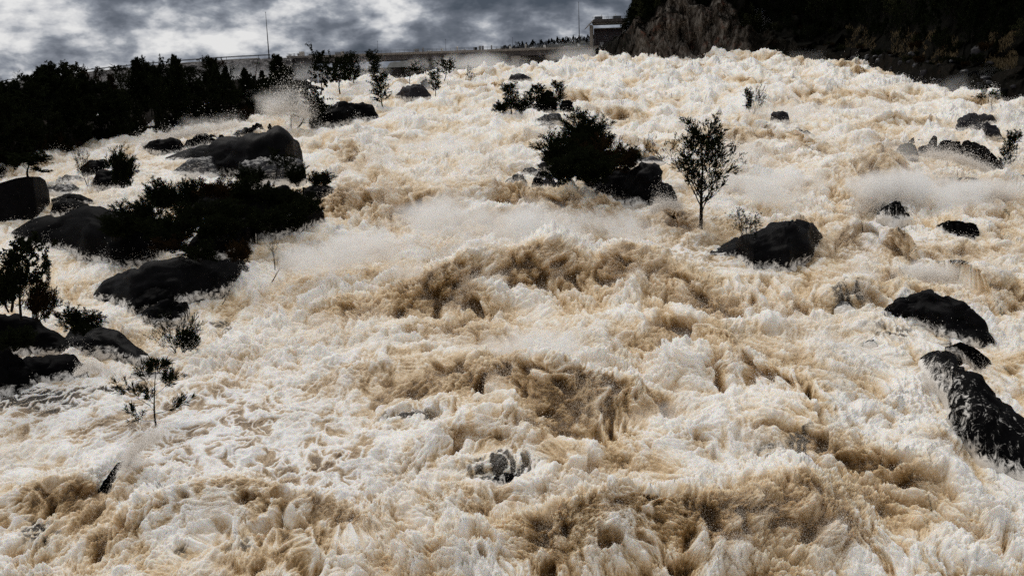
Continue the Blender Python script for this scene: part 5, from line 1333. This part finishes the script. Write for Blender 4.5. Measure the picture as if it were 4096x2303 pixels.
MIST = [
 # u, v, distance, rx, ry, rz, density, noise scale, warm, label
 (1330, 292, 246, 26, 9, 5.5, 0.156, 0.12, False, 'pale mist drifting across the foot of the rockfill dam'),
 (1850, 262, 243, 26, 11, 5, 0.203, 0.12, False, 'mist hiding the foot of the bridge piers'),
 (2330, 236, 240, 16, 9, 5, 0.187, 0.14, False, 'mist below the gate tower where the flood begins'),
 (2620, 190, 216, 14, 7, 6, 0.109, 0.14, False, 'mist against the grey cliff foot'),
 (3010, 150, 208, 10, 8, 9, 0.05, 0.14, False, 'bluish plume of mist climbing the dark hillside'),
 (3250, 240, 188, 14, 8, 3, 0.052, 0.2, False, 'mist along the brink beside the right bank'),
 (3880, 350, 124, 9, 6, 3.4, 0.156, 0.25, False, 'mist at the foot of the strewn boulders on the right bank'),
 (1000, 330, 195, 26, 10, 5.5, 0.143, 0.13, False, 'mist between the back trees of the flooded forest and the dam'),
 (420, 390, 158, 30, 12, 4.5, 0.17, 0.14, False, 'thin mist among the crowns of the flooded forest'),
 (1110, 455, 106, 6.5, 4, 3.4, 0.486, 0.4, True, 'white spray cloud behind the two leaning trees in the forest channel'),
 (860, 520, 100, 6, 4, 2.2, 0.343, 0.4, True, 'spray along the edge of the flooded forest'),
 (1660, 385, 150, 12, 5, 4, 0.389, 0.25, False, 'mist round the grey misty boulder'),
 (1760, 930, 51.5, 5.2, 3.4, 2.7, 1.5, .8, True, 'largest soft spray cloud, in the middle of the flood'),
 (1480, 1010, 49, 3.6, 2.8, 1.7, 1.5, .9, True, 'ragged spray cloud left of the largest one'),
 (1960, 1030, 48.5, 3.4, 2.6, 1.5, 1.3, 1.0, True, 'ragged spray cloud in front of the largest one'),
 (1600, 1110, 45.5, 2.6, 2.0, 1.1, 1.1, 1.1, True, 'small spray cloud low in front of the largest one'),
 (2120, 940, 52, 6.875, 3.6, 1.955, 1.88, 0.6, True, 'spray cloud right of the largest one'),
 (1330, 1060, 47, 4.75, 3.12, 2.185, 2.23, 0.6, True, 'spray cloud at the foot of the black rock wall'),
 (2450, 920, 52, 5.625, 3, 1.38, 1.34, 0.7, True, 'thin spray below the lone open-branched tree'),
 (3080, 770, 61, 6.5, 4, 2.1, 1.71, 0.5, True, 'smooth white spray right of the lone open-branched tree'),
 (2960, 640, 73, 5.5, 3.5, 2, 1.22, 0.5, True, 'spray above the drowned grey rock'),
 (3590, 770, 61, 7.5, 3.6, 2.1, 1.75, 0.6, True, 'bursting spray cloud below the jagged black rocks'),
 (3860, 800, 59, 5.625, 3.6, 2.3, 2.23, 0.6, True, 'spray drifting under the long smooth black rock'),
 (3720, 1115, 43.5, 3.75, 1.68, 1.15, 3.34, 0.9, True, 'fan of spray over the broad black rock'),
 (2150, 1420, 34.5, 4.5, 2.4, 1.035, 1.88, 0.9, True, 'low spray above the brown breaking wave'),
 (2650, 1690, 29, 2.8, 1.5, 0.7, 1.52, 1.1, True, 'low spray in the lower right of the flood'),
 (3250, 1450, 35, 3.75, 1.92, 0.92, 1.42, 1, True, 'low spray left of the foam-streaked rock'),
 (3500, 2000, 25.5, 2.6, 1.4, 0.6, 1.57, 1.2, True, 'low spray below the foam-streaked rock'),
 (3740, 1610, 33, 1.3, 0.8, 1.1, 0.504, 1.2, True, 'spray clinging to the left side of the foam-streaked rock'),
 (2350, 350, 160, 34, 10, 2.6, 0.209, 0.2, False, 'thin haze over the upper rapids in mid-stream'),
 (3250, 470, 108, 20, 9, 2.2, 0.359, 0.25, False, 'thin haze over the upper rapids on the right'),
 (1750, 600, 88, 12, 6, 2, 0.304, 0.35, True, 'thin spray over the rapids left of the mid-stream boulders'),
 (2350, 1560, 32.5, 4.5, 2.4, 1.0, .75, .8, True, 'soft spray right of the upper breaking wave in front'),
 (3150, 1330, 38, 4.5, 2.4, .9, .55, .8, True, 'soft spray below the peaked boulder'),
 (2900, 1380, 37, 8, 5, .9, .28, .5, True, 'broad thin veil of spray across the right of the flood'),
 (2500, 1620, 31, 6, 4, .8, .30, .6, True, 'broad thin veil of spray right of the breaking waves'),
 (3350, 1700, 30.5, 5, 3.5, .8, .28, .6, True, 'broad thin veil of spray left of the long black rock'),
 (1300, 1330, 39, 6, 4, .8, .22, .6, True, 'thin veil of spray below the largest spray cloud'),
 (2900, 2050, 25.5, 5, 3, .6, .30, .7, True, 'thin veil of spray low at the right of the foreground'),
 (3500, 640, 74, 12, 7, 2.2, .16, .35, True, 'wide haze of spray round the jagged black rocks'),
 (2250, 560, 92, 9, 5, 1.6, .14, .4, True, 'wide haze of spray upstream of the big mid-stream bush'),
 (2850, 420, 125, 20, 9, 2.4, .10, .25, False, 'wide haze over the upper rapids above the drowned shrub'),
 (2650, 290, 185, 28, 12, 2.6, 0.03, .18, False, 'haze along the brink below the cliff'),
 (550, 1860, 26.2, 0.75, 0.55, 0.85, 4.74, 1.8, False, 'splash of spray below the lone sapling'),
 (430, 1490, 31, 0.7, 0.4, 0.4, 3.16, 1.8, False, 'small splash at the end of the lichen-spotted boulder'),
]
def build_mist():
    bm = bmesh.new(); bmesh.ops.create_icosphere(bm, subdivisions=3, radius=1.02)
    base = bpy.data.meshes.new('mist'); bm.to_mesh(base); bm.free()
    for (u, v, Y, rx, ry, rz, d, ns, warm, lab) in MIST:
        me = base.copy(); me.materials.append(mist_mat(d, ns, warm))
        o = link('mist', me); o.location = tuple(at(u, v, Y)+np.array([0, 0, (.25 if Y < 112 else .1)*rz])); o.scale = (rx, ry, rz)
        o.rotation_euler = (math.atan(SL), 0, R.uniform(-.2, .2))
        tag(o, lab, 'mist', kind='stuff')
build_mist()
# ------------------------------------------------------------------ flying spray: drops as tiny flakes, thrown off the crests
def spray_mat():
    m, nt = new_mat('spray_water')
    at_ = nd(nt, 'ShaderNodeAttribute', attribute_name='tint')
    c = ramp(nt, [(0.0, (0.74, 0.60, 0.42)), (1.0, (0.95, 0.94, 0.93))], at_.outputs['Fac'])
    d = nd(nt, 'ShaderNodeBsdfDiffuse'); t = nd(nt, 'ShaderNodeBsdfTranslucent')
    nt.links.new(c.outputs[0], d.inputs[0]); nt.links.new(c.outputs[0], t.inputs[0])
    mx = nd(nt, 'ShaderNodeMixShader', i_0=0.5); nt.links.new(d.outputs[0], mx.inputs[1]); nt.links.new(t.outputs[0], mx.inputs[2])
    o = nd(nt, 'ShaderNodeOutputMaterial'); nt.links.new(mx.outputs[0], o.inputs['Surface'])
    return m
SPRAY_MAT = spray_mat()
def flakes(name, C, size, tint, label):
    n = len(C)
    a = rng.normal(size=(n, 3)); a /= np.linalg.norm(a, axis=1)[:, None]
    t = rng.normal(size=(n, 3)); bq = np.cross(a, t); bq /= np.linalg.norm(bq, axis=1)[:, None]
    s = size[:, None]
    v = np.stack([C+a*s, C-a*s*.5+bq*s*.87, C-a*s*.5-bq*s*.87], 1).reshape(-1, 3)
    me = raw_mesh(name, v, np.arange(3*n).reshape(n, 3), 3)
    attr(me, 'tint', np.repeat(tint, 3))
    o = link(name, me, SPRAY_MAT)
    tag(o, label, 'spray', kind='stuff')
    return o
def build_spray():
    S = SRC; n = len(S['P'])
    burst = np.maximum(n2(S['X']/1.4, S['Y']/1.7)+.15, 0)+.6*np.maximum(n2(S['X']/4.5+7, S['Y']/5)+.1, 0)
    w = S['wild']**2*(0.12+np.clip(S['rel']+.15, 0, 1)*1.5+2.0*S['jag']+.45*S['face'])*(0.15+burst)*(0.4+sstep(18, 60, S['Y']))
    T = S['X']/S['Y']
    w *= (S['Y'] < crest_y(S['X'], S['Y'])+6)*(S['Y'] < np.interp(T, FT, _fg[:, 1], left=999)-2)*np.where(T < BT[-1], S['Y'] < np.interp(T, BT, BF[:, 1])-2, 1)
    w *= 1-.75*sstep(70, 170, S['Y'])
    w /= w.sum()
    cnt = 1300000
    idx = np.searchsorted(np.cumsum(w), rng.random(cnt)); idx = np.clip(idx, 0, n-1)
    Y = S['Y'][idx]
    k = 0.5+np.minimum(Y, 60)/60
    h = np.minimum(rng.exponential(1, cnt), 2.4)*(0.045+0.15*burst[idx])*k
    d = S['N'][idx]*0.75+np.array([0, -.25, .55])+rng.normal(size=(cnt, 3))*.38
    C = S['P'][idx]+d*h[:, None]
    size = Y/983*rng.uniform(.16, .46, cnt)*np.where(rng.random(cnt) < .015, 1.7, 1)
    tint = np.clip(S['foam'][idx]*.8+.25+rng.normal(size=cnt)*.12, 0, 1)
    flakes('spray', C, size, tint, 'fine white and tan spray flying off the wave crests')
    # ---- bursts: where the flood strikes rock the spray stands up in clouds of drops
    for (pl, Y, sp, up, n, lab) in (
      ([(3480, 1230), (3600, 1140), (3720, 1100), (3850, 1150), (3990, 1290)], 43.2, .34, .30, 60000, 'fan of fine drops thrown over the broad black rock'),
      ([(3420, 850), (3500, 760), (3480, 850), (3590, 745), (3570, 850), (3690, 770), (3660, 850), (3790, 830)], 61, .85, .55, 42000, 'burst of fine drops below the jagged black rocks'),
      ([(490, 1900), (540, 1800), (600, 1760), (650, 1740)], 26.3, .17, .22, 26000, 'splash of drops below the lone sapling'),
      ([(310, 1490), (360, 1470), (410, 1480)], 31.5, .14, .14, 9000, 'little splash of drops by the lichen-spotted boulder'),
      ([(2600, 850), (2660, 820), (2720, 830)], 55.5, .25, .25, 14000, 'drops flying at the right foot of the great mid-stream boulder'),
      ([(560, 590), (700, 545), (850, 520), (960, 500)], 98, .45, .4, 16000, 'drops tossed up along the edge of the flooded forest'),
      ([(1080, 450), (1150, 430), (1240, 460)], 107, 1.3, .9, 24000, 'drops tossed up behind the two leaning trees'),
      ([(3690, 1500), (3740, 1620), (3780, 1760), (3880, 1850)], 31.5, .22, .12, 13000, 'drops sliding down the left of the foam-streaked rock'),
      ([(3700, 620), (3850, 640), (3960, 690)], 66, .4, .3, 16000, 'drops spilling below the long smooth black rock')):
        P = np.array([at(u, v, Y) for u, v in pl]); s = np.concatenate([[0], np.cumsum(np.linalg.norm(np.diff(P, axis=0), axis=1))])
        q = rng.random(n)*s[-1]
        C = np.stack([np.interp(q, s, P[:, k]) for k in range(3)], -1)
        cl = .35+1.3*np.maximum(n2(q/(sp*1.6), q*0+Y), 0)+.8*np.maximum(n2(q/(sp*.5), q*0+Y*2), 0)
        C += rng.normal(size=(n, 3))*np.array([sp, sp*1.3, sp*.75])*cl[:, None]*rng.random((n, 1))**.5
        C[:, 2] += rng.exponential(1, n)*up*cl-.25*up; C[:, 1] -= rng.exponential(1, n)*up*.6
        flakes('spray', C, Y/983*rng.uniform(.18, .55, n), np.clip(rng.normal(.85, .15, n), 0, 1), lab)
build_spray()
# ------------------------------------------------------------------ sky, sun, camera
SUN_EL, SUN_AZ = 52.0, -28.0             # azimuth measured from +y towards +x: the sun stands beyond the dam, a little to the left
def build_world():
    w = bpy.data.worlds.new('World'); scene.world = w; w.use_nodes = True
    nt = w.node_tree; nt.nodes.clear()
    sky = nd(nt, 'ShaderNodeTexSky', sky_type='NISHITA', sun_disc=False)
    sky.sun_elevation = math.radians(SUN_EL); sky.sun_rotation = math.radians(SUN_AZ)
    sky.air_density = 1.0; sky.dust_density = 3.0
    tc = nd(nt, 'ShaderNodeTexCoord')
    sep = nd(nt, 'ShaderNodeSeparateXYZ'); nt.links.new(tc.outputs['Generated'], sep.inputs[0])
    # clouds live in (azimuth, height) so that the low band over the dam shows long rolling banks
    cmb = nd(nt, 'ShaderNodeCombineXYZ')
    az = math_n(nt, 'ARCTAN2', sep.outputs['X'], sep.outputs['Y'])
    nt.links.new(az, cmb.inputs[0])
    el = math_n(nt, 'MULTIPLY', sep.outputs['Z'], 1.9); nt.links.new(el, cmb.inputs[1])
    n1 = nd(nt, 'ShaderNodeTexNoise', i_Scale=7.0, i_Detail=7, i_Roughness=0.52, i_Distortion=0.1)
    n2_ = nd(nt, 'ShaderNodeTexNoise', i_Scale=24.0, i_Detail=6, i_Roughness=0.55, i_Distortion=0.15)
    off = nd(nt, 'ShaderNodeMapping'); off.inputs['Location'].default_value = CLOUD_OFF
    nt.links.new(cmb.outputs[0], off.inputs['Vector'])
    nt.links.new(off.outputs[0], n1.inputs['Vector']); nt.links.new(off.outputs[0], n2_.inputs['Vector'])
    f = math_n(nt, 'ADD', math_n(nt, 'MULTIPLY', math_n(nt, 'SUBTRACT', n1.outputs['Fac'], .5), 1.0), math_n(nt, 'ADD', math_n(nt, 'MULTIPLY', math_n(nt, 'SUBTRACT', n2_.outputs['Fac'], .5), .6), .5))
    # brighter breaks low on the left, storm bank higher and to the right
    g = math_n(nt, 'ADD', math_n(nt, 'MULTIPLY', az, -0.27), math_n(nt, 'ADD', -.028, math_n(nt, 'MULTIPLY', sep.outputs['Z'], -0.95)))
    f = math_n(nt, 'ADD', f, math_n(nt, 'MAXIMUM', g, -0.14))
    cl = ramp(nt, [(0.30, (0.06, 0.078, 0.108)), (0.41, (0.135, 0.155, 0.195)), (0.475, (0.25, 0.275, 0.325)), (0.51, (0.36, 0.385, 0.43)), (0.545, (0.55, 0.565, 0.60)), (0.62, (0.84, 0.84, 0.84))], f)
    # the overcast is thinner, hence brighter, overhead
    up = ramp(nt, [(0.12, 0.0), (0.45, 1.0)], sep.outputs['Z'])
    col = mixc(nt, up.outputs['Color'], cl.outputs['Color'], (0.60, 0.60, 0.60))
    bg1 = nd(nt, 'ShaderNodeBackground', i_Strength=0.07); nt.links.new(sky.outputs[0], bg1.inputs['Color'])
    bg2 = nd(nt, 'ShaderNodeBackground', i_Strength=1.0); nt.links.new(col, bg2.inputs['Color'])
    mx = nd(nt, 'ShaderNodeMixShader', i_0=0.96)
    nt.links.new(bg1.outputs[0], mx.inputs[1]); nt.links.new(bg2.outputs[0], mx.inputs[2])
    o = nd(nt, 'ShaderNodeOutputWorld'); nt.links.new(mx.outputs[0], o.inputs['Surface'])
    L = bpy.data.lights.new('sun', 'SUN'); L.energy = 1.45; L.angle = math.radians(30); L.color = (1.0, 0.955, 0.89)
    so = bpy.data.objects.new('sun', L); COL.objects.link(so)
    e, a = math.radians(SUN_EL), math.radians(SUN_AZ)
    d = Vector((math.cos(e)*math.sin(a), math.cos(e)*math.cos(a), math.sin(e)))
    so.rotation_euler = d.to_track_quat('Z', 'Y').to_euler()
    cam = bpy.data.cameras.new('camera'); co = bpy.data.objects.new('camera', cam); COL.objects.link(co)
    cam.sensor_width = 36; cam.lens = 36*F/4096; cam.clip_start = 0.2; cam.clip_end = 6000
    m = Matrix((rt, upv, -fv)).transposed()
    co.matrix_world = m.to_4x4()
    scene.camera = co
    vs = scene.view_settings; vs.view_transform = 'Standard'; vs.look = 'None'; vs.exposure = EXPOSURE; vs.gamma = 1
    c = scene.cycles
    c.max_bounces = 8; c.diffuse_bounces = 4; c.glossy_bounces = 2; c.transmission_bounces = 2; c.transparent_max_bounces = 16; c.volume_bounces = 6
    c.use_denoising = False; c.use_adaptive_sampling = True; c.adaptive_threshold = 0.01
    c.volume_step_rate = 1.0; c.volume_max_steps = 256
    c.caustics_reflective = False; c.caustics_refractive = False
CLOUD_OFF = (8.420000, 4.260000, 13.800000)
EXPOSURE = -0.10
build_world()
